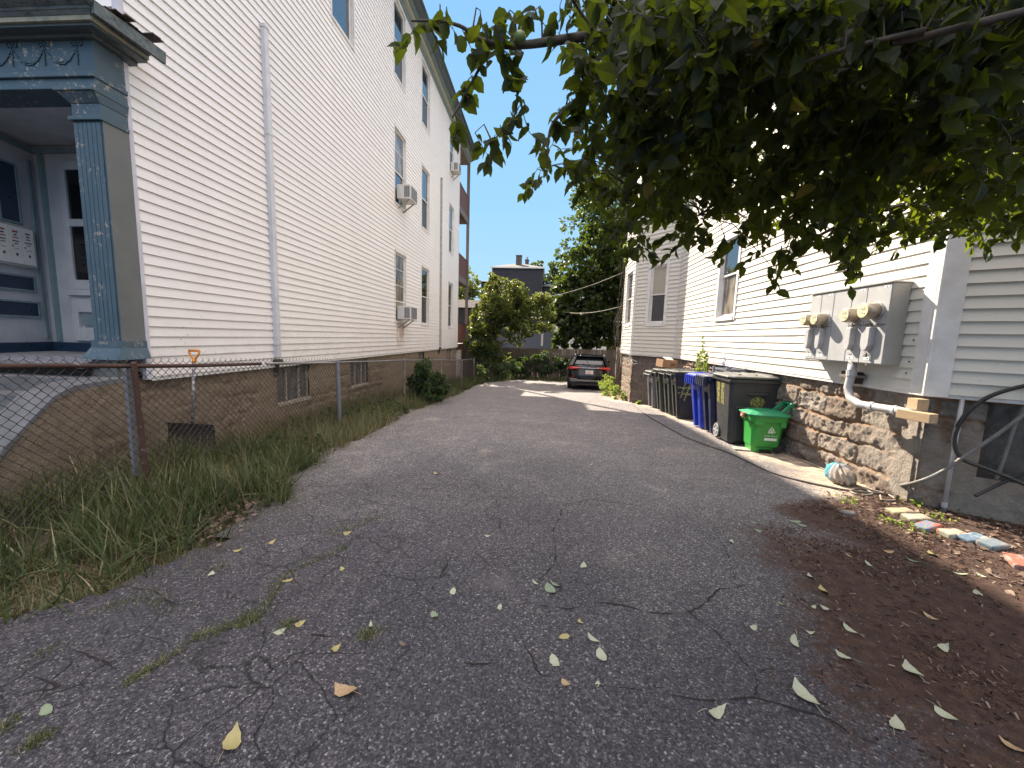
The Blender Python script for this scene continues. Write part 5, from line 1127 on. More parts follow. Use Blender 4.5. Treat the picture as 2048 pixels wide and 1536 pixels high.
# ------------------------------------------------------------------ WOODEN FENCE
WF = thing('wooden_fence', 'weathered brown stockade fence across the far end of the driveway', 'fence', (0, 22, -2.2))
rs = random.Random(11)
x = -6.0; k = 0; mb = MB()
while x < 6.2:
    w_ = rs.uniform(.085, .10); zt = -.60 + .012 * x + rs.uniform(-.015, .015); yy = 22 + rs.uniform(-.006, .006); r_ = Matrix.Rotation(rs.uniform(-.01, .01), 3, 'Y')
    mb.obox((x + w_ / 2, yy, (zt - 2.3) / 2), (w_ - .006, .02, zt + 2.3), r_); mb.obox((x + w_ / 2, yy, zt + .015), (w_ * .5, .02, .04), r_); x += w_ + .003
mb.build('pickets', M['fencewood'], WF)
mb = MB(); mb.box(-6, 6.2, 22.03, 22.07, -1.0, -.92); mb.box(-6, 6.2, 22.03, 22.07, -1.95, -1.87); mb.build('rail', M['fencewood'], WF)
for x in (-5.2, -2.8, -.4, 2.0, 4.4): mb = MB(); mb.box(x - .05, x + .05, 22.02, 22.12, -2.3, -.55 + .012 * x); mb.build('post', M['fencewood'], WF)
# dark post beside the bay
a = atY(1238, 700, 15.0); PT = MB(); PT.box(a.x - .07, a.x + .07, 15, 15.14, -2.15, -.25)
tag(PT.build('wooden_post', M['postwood']), 'dark wooden post standing at the far corner of the cream house bay', 'post')

# ------------------------------------------------------------------ FAR HOUSES
def shingle(name, c1, c2, sx=2.6, sz=6.5, rough=.85):
    t = NT(name); co = t.map((1, 1, 1), t.co, (R(90), 0, 0)); b = t.n.new('ShaderNodeTexBrick'); b.inputs['Scale'].default_value = sx; b.inputs['Row Height'].default_value = sx / sz; b.inputs['Brick Width'].default_value = .55
    b.inputs['Color1'].default_value = (*c1, 1); b.inputs['Color2'].default_value = (*c2, 1); b.inputs['Mortar'].default_value = (*[x * .4 for x in c1], 1); b.inputs['Mortar Size'].default_value = .02; t.L(co, b.inputs['Vector'])
    t.set(t.mix(.5, b.outputs[0], t.mix(t.noise(3, 5, .7), tuple(x * .6 for x in c1), tuple(x * 1.3 for x in c2))), rough); return t.m
M['slate'] = shingle('dark_slate_shingles', (.018, .020, .026), (.040, .042, .050)); M['roofgrey'] = simple('grey_asphalt_roof', (.105, .10, .092), (.08, .076, .072), 9, .9, .1)
DH = thing('dark_shingle_house', 'distant dark shingled house with low hipped roof and two chimneys', 'house', (-2.8, 38, -2.2))
def hb(parent, x0, x1, y0, y1, z0, z1, m, name='wall'): mb = MB(); mb.box(x0, x1, y0, y1, z0, z1); return mb.build(name, m, parent)
def hip(parent, x0, x1, y0, y1, z, h, ov, m, ridge=.35):
    mb = MB(); a = (x0 - ov, y0 - ov, z); b = (x1 + ov, y0 - ov, z); c = (x1 + ov, y1 + ov, z); d = (x0 - ov, y1 + ov, z); xm0 = x0 + (x1 - x0) * (.5 - ridge / 2); xm1 = x0 + (x1 - x0) * (.5 + ridge / 2); ym = (y0 + y1) / 2
    e = (xm0, ym, z + h); f = (xm1, ym, z + h); mb.poly([a, b, f, e]); mb.poly([b, c, f]); mb.poly([c, d, e, f]); mb.poly([d, a, e]); mb.poly([d, c, b, a]); return mb.build('roof', m, parent)
hb(DH, -5.2, -.35, 38, 43, -2.3, 6.5, M['slate']); r_ = hip(DH, -5.2, -.35, 38, 43, 6.62, .75, .12, M['roofgrey'], .2)
mb = MB(); mb.box(-5.35, -.2, 37.86, 38, 6.5, 6.62); mb.box(-.35, -.2, 38.001, 43.1, 6.5, 6.62); mb.build('fascia', M['trimW'], DH)
def chim(p, x0, x1, y0, z0, z1, m, cap=True):
    mb = MB(); mb.box(x0, x1, y0, y0 + .6, z0, z1); 
    if cap: mb.box(x0 - .03, x1 + .03, y0 - .03, y0 + .63, z1, z1 + .06)
    o = mb.build('chimney', m); o.parent = p; return o
M['cbrick'] = shingle('chimney_brick', (.08, .055, .048), (.11, .09, .085), 3, 9)
chim(r_, -3.05, -2.5, 39.4, 6.6, 7.95, M['cbrick']); c_ = chim(r_, -2.2, -1.85, 40.5, 6.6, 7.75, M['cbrick'])
mb = MB(); mb.tube([(-2.02, 40.8, 7.8), (-2.02, 40.8, 8.05)], .07, 8); mb.tube([(-2.02, 40.8, 8.05), (-2.02, 40.8, 8.12)], [.13, .10], 8); o = mb.build('flue', M['galv']); o.parent = r_
hb(DH, -6.4, -5.3, 39, 43, -2.3, 5.35, M['slate']); hip(DH, -6.4, -5.3, 39, 43, 5.35, .35, .15, M['roofgrey'])
hb(DH, -.25, .75, 39, 43, -2.3, 5.0, M['slate']); hip(DH, -.25, .75, 39, 43, 5.0, .5, .15, M['roofgrey'])
mb = MB(); mb.box(.05, .35, 38.97, 39, 3.2, 4.4); mb.build('window', M['trimW'], DH); mb = MB(); mb.box(.10, .30, 38.95, 38.97, 3.3, 4.3); mb.build('window', M['darkglass'], DH)
BH = thing('blue_grey_house', 'blue grey clapboard house behind the wooden fence, mostly hidden by trees', 'house', (-1, 30, -2.2))
M['bluesiding'] = blind('blue_grey_siding', (.105, .125, .165), 7); M['bluesiding'].node_tree.nodes['Principled BSDF'].inputs['Roughness'].default_value = .7
mb = MB(); mb.box(-6.5, .75, 30, 36, -2.3, 1.5); mb.build('wall', M['bluesiding'], BH)
mb = MB(); mb.box(-.22, -.06, 29.95, 29.999, -.6, 1.0); mb.box(.72, .82, 29.93, 29.999, -2.3, 1.5); mb.build('trim', M['trimW'], BH)
mb = MB(); mb.hexa([(-6.8, 29.6, 1.45), (1.05, 29.6, 1.45), (1.05, 36.3, 1.45), (-6.8, 36.3, 1.45), (-6.8, 32.6, 2.2), (1.05, 32.6, 2.2), (1.05, 33.2, 2.2), (-6.8, 33.2, 2.2)]); mb.build('roof', M['roofdark'], BH)
WH = thing('pale_house', 'pale house far behind the big maple, seen through gaps in its leaves', 'house', (3, 48, -2.2))
hb(WH, .9, 9, 48, 55, -2.3, 4.6, M['sideR']); hip(WH, .9, 9, 48, 55, 4.6, 1.8, .3, M['roofgrey'])
LHs = thing('neighbour_shed', 'dark roofed low building glimpsed between the rear porch and the small tree', 'shed', (-6, 27, -2.2))
mb = MB(); mb.box(-9, -4.6, 27, 30, -2.3, 1.9); mb.build('wall', M['slate'], LHs); mb = MB(); mb.hexa([(-9.3, 26.6, 1.9), (-4.2, 26.6, 1.9), (-4.2, 30.3, 1.9), (-9.3, 30.3, 1.9), (-9.3, 27.6, 2.5), (-4.6, 27.6, 2.5), (-4.6, 29.4, 2.5), (-9.3, 29.4, 2.5)]); mb.build('roof', M['roofdark'], LHs)
# wires
for (p, q, sag, lab) in (((1245, 545, 15.5), (1010, 592, 24), .45, 'upper pale cable strung from the cream house across the trees'), ((1245, 612, 15.5), (1120, 622, 24), .2, 'lower thin cable strung from the cream house into the maple')):
    a = atY(*p); b = atY(*q); mb = MB(); mb.tube([a.lerp(b, k / 14) - Vector((0, 0, sag * 4 * (k / 14) * (1 - k / 14))) for k in range(15)], .013, 5)
    tag(mb.build('overhead_cable', M['tanhose'], smooth=True), lab, 'cable')

# ------------------------------------------------------------------ FOLIAGE
def leaf_tpl(kind):
    if kind == 'oval':     # curved, folded leaf, 3 x 7 verts
        rows = 8; V = []
        for i in range(rows):
            s_ = i / (rows - 1); w_ = .33 * math.sin(math.pi * (s_ * .93 + .035) ** .85) * (1 if 0 < i < rows - 1 else .12); jag = .018 * (1 if i % 2 else -1)
            y = s_; z = -.22 * s_ * s_
            V += [(-(w_ + jag), y, z + w_ * .35), (0, y, z), ((w_ + jag), y, z + w_ * .35)]
        F = []
        for i in range(rows - 1):
            for j in range(2): a = i * 3 + j; F.append((a, a + 1, a + 4, a + 3))
        return np.array(V), np.array(F)
    if kind == 'quad':
        V = [(0, 0, 0), (-.42, .38, .10), (0, .45, 0), (.42, .38, .10), (-.25, .85, .0), (0, 1, -.1), (.25, .85, .0)]
        return np.array(V), np.array([(0, 2, 1, 1), (0, 3, 2, 2), (1, 2, 5, 4), (2, 3, 6, 5)])[2:] if False else np.array([(0, 3, 2, 1), (1, 2, 5, 4), (2, 3, 6, 5)])
    if kind == 'blade':
        rows = 5; V = []
        for i in range(rows):
            s_ = i / (rows - 1); w_ = .5 * (1 - s_ ** 1.6) + .03
            V += [(-w_, s_, 0), (w_, s_, 0)]
        return np.array(V), np.array([(2 * i, 2 * i + 1, 2 * i + 3, 2 * i + 2) for i in range(rows - 1)])
def rotz(d, roll):
    """frames: y axis along d (N,3), random roll"""
    d = d / np.linalg.norm(d, axis=1, keepdims=True)
    up = np.where(np.abs(d[:, 2:3]) > .95, np.array([[1., 0, 0]]), np.array([[0, 0, 1.]]))
    x = np.cross(d, up); x /= np.linalg.norm(x, axis=1, keepdims=True); z = np.cross(x, d)
    c, s_ = np.cos(roll)[:, None], np.sin(roll)[:, None]
    X = x * c + z * s_; Z = -x * s_ + z * c
    return X, d, Z
def scatter(name, tpl, pos, d, roll, size, tint, mat, parent=None, kind=None, wid=1.0, curl=None, label=None):
    V, F = tpl; N = len(pos); X, Yd, Z = rotz(np.asarray(d, float), roll)
    size = np.asarray(size)[:, None, None]; wid = np.broadcast_to(wid, (N,))[:, None, None]
    vx = V[None, :, 0:1] * wid; vy = V[None, :, 1:2]; vz = V[None, :, 2:3]
    if curl is not None: cc = curl[:, None, None]; vz = vz - cc * vy ** 2; 
    P = pos[:, None, :] + size * (vx * X[:, None, :] + vy * Yd[:, None, :] + vz * Z[:, None, :])
    FF = F[None] + (np.arange(N) * len(V))[:, None, None]
    return npmesh(name, P.reshape(-1, 3), FF.reshape(-1, F.shape[1]), mat, parent, attrs=dict(tint=np.repeat(tint, len(V))), kind=kind, label=label)
OV, QD, BL = leaf_tpl('oval'), leaf_tpl('quad'), leaf_tpl('blade')
def unit(N, r_=rng): v = r_.normal(size=(N, 3)); return v / np.linalg.norm(v, axis=1, keepdims=True)
def crown(name, parent, lobes, nclump, nleaf, size, mat, seed=0, cr=.26, tpl=QD, droop=.25, shell=.65):
    r_ = np.random.default_rng(seed); C = []; Rr = []
    vol = np.array([l[3] * l[4] * l[5] for l in lobes]) ** .67; vol /= vol.sum()
    for l, v in zip(lobes, vol):
        n = max(3, int(nclump * v)); u = unit(n, r_) * (r_.uniform(shell ** 3, 1, (n, 1)) ** (1 / 3)) * r_.uniform(.88, 1.12, (n, 1))
        C.append(np.array(l[:3]) + u * np.array(l[3:6])); Rr.append(np.full(n, cr * min(l[3:6])) * r_.uniform(.6, 1.3, n))
    C = np.concatenate(C); Rr = np.concatenate(Rr); k = r_.integers(0, len(C), nleaf)
    u = unit(nleaf, r_); rad = r_.uniform(.3, 1, nleaf) ** .5
    pos = C[k] + u * (Rr[k] * rad)[:, None] * np.array([1.15, 1.15, .8]); ctr = np.average(np.array([l[:3] for l in lobes]), axis=0, weights=vol)
    out = pos - ctr; out /= np.linalg.norm(out, axis=1, keepdims=True)
    d = u * .8 + out * .5 + unit(nleaf, r_) * .8 + np.array([0, 0, -droop])
    tint = np.clip(r_.normal(.45, .2, nleaf) + (r_.random(len(C))[k] - .5) * .35 , 0, 1)
    return scatter(name, tpl, pos, d, r_.uniform(0, 6.28, nleaf), size * r_.uniform(.6, 1.3, nleaf), tint, mat, parent)
def limbs(mb, base, tips, r0, seed=0, bend=.15):
    rs = random.Random(seed); base = Vector(base)
    for t_ in tips:
        t_ = Vector(t_); n = 6; P = [base.lerp(t_, k / n) + Vector((rs.uniform(-1, 1), rs.uniform(-1, 1), rs.uniform(-.5, .5))) * bend * (t_ - base).length * .25 * (1 if 0 < k < n else 0) for k in range(n + 1)]
        mb.tube(spl(P, 2), [r0 * (1 - .85 * k / (2 * n)) for k in range(2 * n + 1)], 7)
def tree(name, label, base, h, r0, lobes, nclump, nleaf, size, mat, seed, group=None, cr=.26, lean=(0, 0), shell=.6):
    T = thing(name, label, 'tree', base, group); b = Vector(base); top = b + Vector((lean[0], lean[1], h)); mb = MB()
    mb.tube(spl([b, b.lerp(top, .35) + Vector((.03, .02, 0)), b.lerp(top, .7) - Vector((.04, 0, 0)), top], 4), [r0 * (1 - .6 * k / 12) for k in range(13)], 10)
    rs = random.Random(seed)
    for l in lobes:
        for q in range(4):
            s_ = b.lerp(top, rs.uniform(.35, .95)); e_ = Vector(l[:3]) + Vector((rs.uniform(-1, 1) * l[3], rs.uniform(-1, 1) * l[4], rs.uniform(-.6, 1) * l[5])) * .7
            limbs(mb, s_, [e_], r0 * .35, rs.random())
    mb.build('trunk', M['bark'], T, smooth=True); crown('crown', T, lobes, nclump, nleaf, size, mat, seed, cr, shell=shell); return T
tree('small_tree', 'small sunlit yellow green tree in front of the wooden fence, left of centre', (-2.75, 20.6, -2.2), 3.6, .11,
     [(-2.3, 20.7, 1.9, 1.15, 1.0, 1.05), (-.8, 20.5, 1.5, 1.1, .9, .95), (-3.3, 21, .7, .8, .8, .9), (-1.5, 20.2, .5, 1.0, .8, .8), (-.2, 20.8, .9, .75, .7, .6), (-3.0, 20.1, -.6, .8, .6, .45), (-2.6, 20.5, 2.75, .4, .45, .6), (-1.4, 20.6, 2.45, .5, .5, .5), (-2.9, 20.4, 1.0, 1.0, .8, 1.0), (-1.6, 20.4, 1.3, 1.1, .8, .9), (-3.4, 20.6, -.3, .7, .6, .6), (-2.3, 20.2, -.9, .7, .5, .4)], 330, 15000, .125, M['yellowtree'], 21, cr=.27)
tree('maple_tree', 'big dark green maple rising behind the car and the cream house', (4.2, 25.5, -2.2), 8, .28,
     [(4.4, 25, 7.6, 3.1, 2.5, 2.9), (2.6, 24.5, 4.6, 2.0, 1.8, 1.9), (4.4, 24.5, 3.2, 2.4, 1.8, 2.0), (2.4, 24, 1.6, 1.5, 1.3, 1.3), (4.2, 24, .9, 1.8, 1.3, 1.2), (6.3, 25, 6, 2.2, 2, 3), (.85, 23.7, .5, .75, .6, .9), (1.0, 23.4, -.25, .8, .5, .5), (2.1, 23.4, -.1, 1.0, .5, .6), (3.1, 23.4, -.1, .9, .5, .6), (1.1, 24, 1.9, .8, .7, .8), (1.7, 24, 2.9, 1.2, 1.0, 1.1), (1.5, 23.8, 1.2, 1.1, .9, .9), (2.6, 23.6, .3, 1.3, .8, .8)], 580, 34000, .21, M['maple'], 22, cr=.26, shell=.45)
tree('leafy_tree', 'yellowish tree behind the rear porch at the left', (-8.2, 34, -2.2), 5, .2, [(-8.2, 34, 4.0, 2.4, 2, 2.0), (-6.4, 33, 3.0, 1.5, 1.3, 1.6)], 70, 3000, .24, M['yellowtree'], 23)
tree('leafy_tree', 'dark tree top just visible right of the distant chimneys', (.6, 52, -2.2), 8, .25, [(.2, 52, 8.4, 2.4, 2, 1.7), (1.2, 52, 6.3, 2.2, 2, 1.8)], 70, 2600, .30, M['maple'], 24)
def shrub(name, label, cat, lobes, ncl, nl, size, mat, seed, cr=.3, stems=True):
    b = (lobes[0][0], lobes[0][1], float(gz(lobes[0][1]))); S = thing(name, label, cat, b); mb = MB(); rs = random.Random(seed)
    for l in lobes:
        for q in range(4): limbs(mb, (l[0] + rs.uniform(-.1, .1), l[1], float(gz(l[1])) - .02), [(l[0] + rs.uniform(-.6, .6) * l[3], l[1] + rs.uniform(-.6, .6) * l[4], l[2] + rs.uniform(0, .8) * l[5])], .012, rs.random())
    mb.build('stem', M['bark'], S); crown('foliage', S, lobes, ncl, nl, size, mat, seed, cr, shell=.3)
    return S
shrub('hedge_bush', 'dark low bush growing against the wooden fence left of the car', 'shrub', [(-.8, 21.2, -1.45, .8, .5, .55), (.3, 21.3, -1.35, .8, .5, .6), (1.2, 21.4, -1.5, .7, .4, .55), (-1.6, 21.1, -1.6, .5, .4, .45)], 60, 4200, .10, M['weed'], 31)
shrub('weedy_bush', 'tall weedy bush at the end of the chain link fence', 'shrub', [(-2.45, 18.6, -1.55, .42, .5, .55), (-2.1, 19.3, -1.6, .5, .5, .5), (-2.75, 17.6, -1.75, .35, .5, .35), (-1.7, 20, -1.7, .5, .4, .4), (-3.0, 20.0, -1.0, .8, .5, .7)], 70, 4200, .085, M['weed'], 32)
shrub('leafy_sapling', 'dark green leafy sapling poking through the chain link fence', 'sapling', [(-3.10, 9.9, -1.10, .38, .45, .42), (-3.0, 10.1, -1.35, .52, .75, .32), (-3.15, 9.9, -.72, .18, .2, .26), (-2.9, 9.6, -1.5, .45, .6, .22)], 70, 2600, .085, M['weed'], 33)
shrub('wall_weed', 'bright yellow green weeds at the foot of the bay, beside the car', 'weed', [(2.45, 13.2, -1.75, .18, .45, .25), (2.35, 14.3, -1.75, .22, .5, .3), (2.6, 12.6, -1.85, .12, .3, .12), (2.9, 11.75, -1.80, .12, .2, .07), (2.45, 15.2, -1.6, .25, .5, .45)], 50, 1700, .06, M['brightweed'], 34)
shrub('climbing_vine', 'sunlit vine clinging high on the far corner of the cream house bay', 'vine', [(2.66, 13.95, 3.0, .07, .12, .55), (2.66, 13.95, 4.4, .08, .12, .6), (2.66, 14, 5.6, .07, .12, .5)], 30, 420, .07, M['brightweed'], 35)
# feathery plant behind the blue bins
FPn = thing('feathery_weed', 'pale feathery weed growing behind the blue bins against the cream siding', 'weed', (3.35, 8.7, -.75)); mb = MB(); pos = []; dd = []
rs = random.Random(8)
for s_ in range(7):
    b0 = Vector((3.38, 8.55 + rs.uniform(-.35, .35), -.80)); h_ = rs.uniform(.4, .95); t_ = b0 + Vector((rs.uniform(-.12, .02), rs.uniform(-.18, .18), h_)); mb.tube([b0, b0.lerp(t_, .5) + Vector((.01, .02, 0)), t_], [.006, .004, .002], 5)
    for k in range(34):
        u = rs.uniform(.25, 1); p = b0.lerp(t_, u); sd_ = -1 if k % 2 else 1; L_ = .11 * (1.15 - u); e_ = Vector((rs.uniform(-.5, .1), sd_ * 1.0, .25)).normalized()
        for q in range(4): pos.append(tuple(p + e_ * L_ * q / 4)); dd.append(tuple(e_ + Vector((rs.uniform(-.8, .3), 0, rs.uniform(-.6, .8)))))
mb.build('stem', M['brightweed'], FPn); n = len(pos); scatter('leaf_sprays', QD, np.array(pos), np.array(dd), rng.uniform(0, 6, n), rng.uniform(.025, .05, n), rng.random(n), M['brightweed'], FPn, kind='stuff')

# grass and weeds on the left strip -------------------------------------------------
def grass_patch(name, N, fx, mat, seed, label, hmin=.08, hmax=.3, wid=.006, ylo=1.3, yhi=20, pw=1.0, lay=.5):
    r_ = np.random.default_rng(seed); y = ylo + (yhi - ylo) * r_.random(N) ** pw; u = r_.random(N); a, b, hm = fx(y); x = a + (b - a) * u
    cl = fbm(x * 2.2, y * 2.2, seed); k = r_.random(N) < sst(.36, .58, cl); x, y, u, hm = x[k], y[k], u[k], hm[k]; n = len(x)
    tf = fbm(x * 5, y * 5, seed + 4); h_ = (hmin + (hmax - hmin) * r_.random(n) ** 1.3) * hm * (.5 + tf)
    z = gz(y) - .03; az = r_.uniform(0, 6.28, n); ti = r_.uniform(.05, .8, n) * lay * 1.6
    d = np.stack([np.sin(ti) * np.cos(az), np.sin(ti) * np.sin(az), np.cos(ti)], -1)
    tint = np.clip(r_.normal(.42, .22, n) + (fbm(x * 1.5, y * 1.5, seed + 7) - .5) * .5, 0, 1)
    o = scatter(name, BL, np.stack([x, y, z], -1), d, r_.choice([0, math.pi], n) + r_.normal(0, .5, n), h_, tint, mat, wid=wid / h_ * (1 + .8 * r_.random(n)), curl=r_.uniform(.05, .75, n), kind='stuff')
    tag(o, label, 'grass', kind='stuff'); return o
inner = lambda y: np.where(y < 3.7, -5.2 + .0 * y, -4.32)
def f1(y): b = xl(y) + .12; return inner(y), b, np.interp(y, [1.3, 2, 5, 10, 20], [1.0, 1.0, .95, 1.0, 1.2])
def fn(y): return np.where(y < 2.2, -4.9, -4.1), xl(np.maximum(y, 1.3)) + .16, np.ones_like(y)
grass_patch('tall_grass', 15000, fn, M['grass'], 51, 'long arching green grass at the foot of the rusty fence, near the camera', .10, .36, .008, 1.28, 4.2, 1.0, .85)
grass_patch('low_grass', 16000, fn, M['grass'], 52, 'short tangled grass under the long blades beside the fence', .05, .20, .005, 1.22, 5.0, 1.0, 1.1)
grass_patch('dry_grass', 26000, f1, M['drygrass'], 53, 'dry yellow green grass strip along the fence', .10, .36, .005, 3.2, 12, 1.25, .75)
grass_patch('weed_strip', 16000, f1, M['grass'], 54, 'green weeds along the far half of the fence', .10, .34, .008, 7, 20, 1.0, .6)
def f3(y): return -4.0 + 0 * y, 3.2 + 0 * y, np.ones_like(y)
grass_patch('far_grass', 5000, lambda y: (-3.0 + 0 * y, 3.2 + 0 * y, np.ones_like(y)), M['grass'], 55, 'dark grass under the bush along the wooden fence', .08, .30, .015, 20.1, 21.9, 1.0, .5)
grass_patch('edge_grass', 26000, lambda y: (-4.6 + 0 * y, xl(np.maximum(y, 1.32)) + .10, np.ones_like(y)), M['drygrass'], 58, 'fine low grass and moss creeping over the asphalt edge', .02, .07, .003, 1.24, 3.4, 1.0, 1.0)
grass_patch('dry_stalks', 900, lambda y: (-4.2 + 0 * y, xl(y) + .02, np.ones_like(y)), M['litter'], 59, 'thin dry stalks standing above the grass', .30, .55, .003, 1.6, 9, 1.0, .5)
grass_patch('spill_grass', 9000, lambda y: (xl(y) - .05, xl(y) + .55, np.ones_like(y)), M['drygrass'], 60, 'sparse low grass spilling from the verge onto the asphalt', .02, .10, .003, 1.5, 12, 1.2, 1.1)
# broad leaved weeds among the grass
r_ = np.random.default_rng(61); n = 2600; y = 3.4 + 15 * r_.random(n) ** 1.1; x = xl(y) - .02 - 1.0 * r_.random(n) ** 1.4; k = r_.random(n) < sst(.42, .6, fbm(x * 2, y * 2, 66)); x, y = x[k], y[k]; n = len(x)
o = scatter('broadleaf_weeds', QD, np.stack([x, y, gz(y) + r_.uniform(0, .28, n) * sst(0, .4, xl(y) - x + .1)], -1), unit(n, r_) + np.array([0, 0, .5]), r_.uniform(0, 6.28, n), r_.uniform(.03, .075, n), r_.random(n), M['weed']); tag(o, 'broad leaved weeds mixed into the grass strip', 'weeds', kind='stuff')
# tufts growing in the asphalt cracks
def tuft(pts, n, spread, hmax, seed):
    r_ = np.random.default_rng(seed); P = [onG(*p) for p in pts]; q = np.array([(p.x, p.y) for p in P]); i = r_.integers(0, max(1, len(q) - 1), n); u = r_.random(n)[:, None]
    b = q[i] * (1 - u) + q[np.minimum(i + 1, len(q) - 1)] * u + r_.normal(0, spread, (n, 2)); return b, hmax * (.3 + .7 * r_.random(n))
TU = [([(655, 1070), (700, 1055), (770, 1030)], 220, .035, .05), ([(545, 1170), (600, 1135), (650, 1115), (700, 1090)], 240, .02, .045), ([(520, 1235), (540, 1200), (560, 1165)], 200, .02, .05), ([(380, 1280), (440, 1262), (500, 1245)], 260, .02, .05),
      ([(480, 1245), (510, 1240)], 200, .03, .05), ([(570, 1255), (585, 1250)], 120, .02, .045), ([(250, 1370), (300, 1340), (370, 1295)], 260, .012, .04), ([(720, 1275), (750, 1268)], 170, .02, .045), ([(40, 1510), (80, 1480), (100, 1470)], 160, .015, .035),
      ([(0, 1470), (30, 1440)], 70, .01, .04), ([(180, 1230), (240, 1205), (300, 1190)], 160, .03, .03), ([(300, 1200), (360, 1225)], 140, .03, .03), ([(700, 950), (760, 985)], 80, .04, .03), ([(420, 1140), (460, 1125)], 80, .03, .03), ([(50, 1320), (130, 1290)], 90, .03, .03)]
B_ = []; H_ = []
for i, (p, n, s_, h_) in enumerate(TU): b, h = tuft(p, n, s_, h_, 70 + i); B_.append(b); H_.append(h)
B_ = np.concatenate(B_); H_ = np.concatenate(H_); n = len(B_); az = rng.uniform(0, 6.28, n); ti = rng.uniform(.2, 1.35, n)
o = scatter('crack_grass', BL, np.stack([B_[:, 0], B_[:, 1], dz(B_[:, 0], B_[:, 1])], -1), np.stack([np.sin(ti) * np.cos(az), np.sin(ti) * np.sin(az), np.cos(ti)], -1), rng.choice([0, math.pi], n) + rng.normal(0, .4, n), H_, np.clip(rng.normal(.6, .2, n), 0, 1), M['grass'], wid=.0028 / H_, curl=rng.uniform(0, .6, n), kind='stuff')
tag(o, 'small tufts of grass sprouting from the asphalt cracks', 'grass', kind='stuff')
# dead leaf litter
r_ = np.random.default_rng(81)
def litter(name, label, n, fx, ylo, yhi, size, mat=None, seed=0):
    y = r_.uniform(ylo, yhi, n); x = fx(y, r_.random(n)) + r_.normal(0, .08, n); zz = np.maximum(dz(x, y), gz(y) - .02) + .008
    d = unit(n, r_) * np.array([1, 1, .35]); o = scatter(name, OV, np.stack([x, y, zz], -1), d, r_.normal(0, .5, n) , size * r_.uniform(.5, 1.3, n), r_.random(n), mat or M['litter'], curl=r_.uniform(-.4, .5, n), kind='stuff'); tag(o, label, 'leaf litter', kind='stuff')
litter('leaf_litter', 'brown dead leaves drifted along the edge of the grass strip', 900, lambda y, u: xl(y) - .05 + .28 * (u - .7), 2.3, 6.2, .045)
litter('wall_litter', 'dry leaves and bits scattered on the mulch by the right foundation', 500, lambda y, u: 2.9 + 1.2 * u, 2.4, 4.2, .05)
# mulch chips
r_ = np.random.default_rng(91); n = 48000; y = r_.uniform(.9, 4.1, n); e_ = np.interp(y, [.9, 1.2, 1.9, 2.4, 2.9, 3.4, 3.9, 4.2], [1.35, 1.35, 1.45, 1.7, 1.95, 2.25, 2.9, 3.3]); x = e_ - .25 + 3.0 * r_.random(n)
dn_ = fbm(x * 1.6, y * 1.6, 21); p_ = sst(-.35, .6, x - e_ + (dn_ - .5) * 1.3) * (.15 + .85 * sst(.38, .6, fbm(x * 3, y * 3, 5)) ); k = r_.random(n) < p_ ; x, y = x[k], y[k]; n = len(x)
CV = np.array([(-.5, -.14, 0), (.5, -.10, 0), (.5, .12, 0), (-.45, .14, 0), (-.42, -.10, .10), (.45, -.06, .10), (.4, .08, .10), (-.45, .10, .10)]); CF_ = np.array([(4, 5, 6, 7), (0, 1, 5, 4), (1, 2, 6, 5), (2, 3, 7, 6), (3, 0, 4, 7)])
s_ = .007 + .030 * r_.random(n) ** 3; az = r_.uniform(0, 6.28, n); d = np.stack([np.cos(az), np.sin(az), r_.normal(0, .18, n)], -1)
M['chip'] = leafmat('mulch_chip', [(0, (.018, .009, .006)), (.45, (.065, .032, .021)), (.8, (.13, .075, .052)), (1, (.30, .23, .18))], (.1, .05, .03), 0.0, .9)
o = scatter('mulch', (CV, CF_), np.stack([x, y, dz(x, y) + .002], -1), d, r_.normal(0, .45, n), s_, r_.random(n), M['chip'], wid=1.0, kind='stuff'); tag(o, 'reddish brown wood mulch chips spilling onto the asphalt', 'mulch', kind='stuff')
# loose grit
n = 2500; y = r_.uniform(1.0, 9, n) ; x = r_.uniform(-2.2, 3.4, n); s_ = .002 + .004 * r_.random(n) ** 3
PG = np.array([(-.5, -.4, 0), (.5, -.5, 0), (.4, .5, 0), (-.5, .4, 0), (-.3, -.3, .6), (.3, -.3, .5), (.3, .3, .6), (-.3, .3, .5)])
o = scatter('grit', (PG, CF_), np.stack([x, y, dz(x, y)], -1), unit(n, r_) * np.array([1, 1, .1]), np.zeros(n), s_, r_.random(n), simple('pale_grit', (.30, .28, .26), (.16, .15, .15), 60, .9), kind='stuff'); tag(o, 'loose pale grit scattered over the asphalt', 'grit', kind='stuff')
# plants at the right foundation: small seedlings and wilted broad leaves
def clump(name, label, pts, n, size, mat, seed, hgt=.12, spread=.06, cat='plant', tpl=QD):
    r_ = np.random.default_rng(seed); P = []; 
    for p in pts: c = onG(*p); P.append(np.array([c.x, c.y, c.z]) + np.abs(r_.normal(0, 1, (n, 3))) * np.array([0, 0, hgt]) + r_.normal(0, 1, (n, 3)) * np.array([spread, spread, 0]))
    P = np.concatenate(P); m = len(P); T = thing(name, label, cat, tuple(onG(*pts[0]))); 
    scatter('leaves', tpl, P, unit(m, r_) + np.array([0, 0, .3]), r_.uniform(0, 6.28, m), size * r_.uniform(.6, 1.3, m), r_.random(m), mat, T)
    mb = MB()
    for p in pts: c = onG(*p); mb.tube([c, c + Vector((.01, .01, hgt * 1.3))], .002, 4)
    mb.build('stem', M['brightweed'], T); return T
clump('seedling', 'small seedling beside the vertical conduit', [(1912, 975), (1905, 950)], 22, .035, M['brightweed'], 1, .10, .03)
clump('seedling', 'yellow green seedlings at the foot of the stone wall right of the bag', [(1800, 992), (1945, 995), (1965, 1000), (1830, 1010)], 24, .035, M['brightweed'], 2, .06, .05)
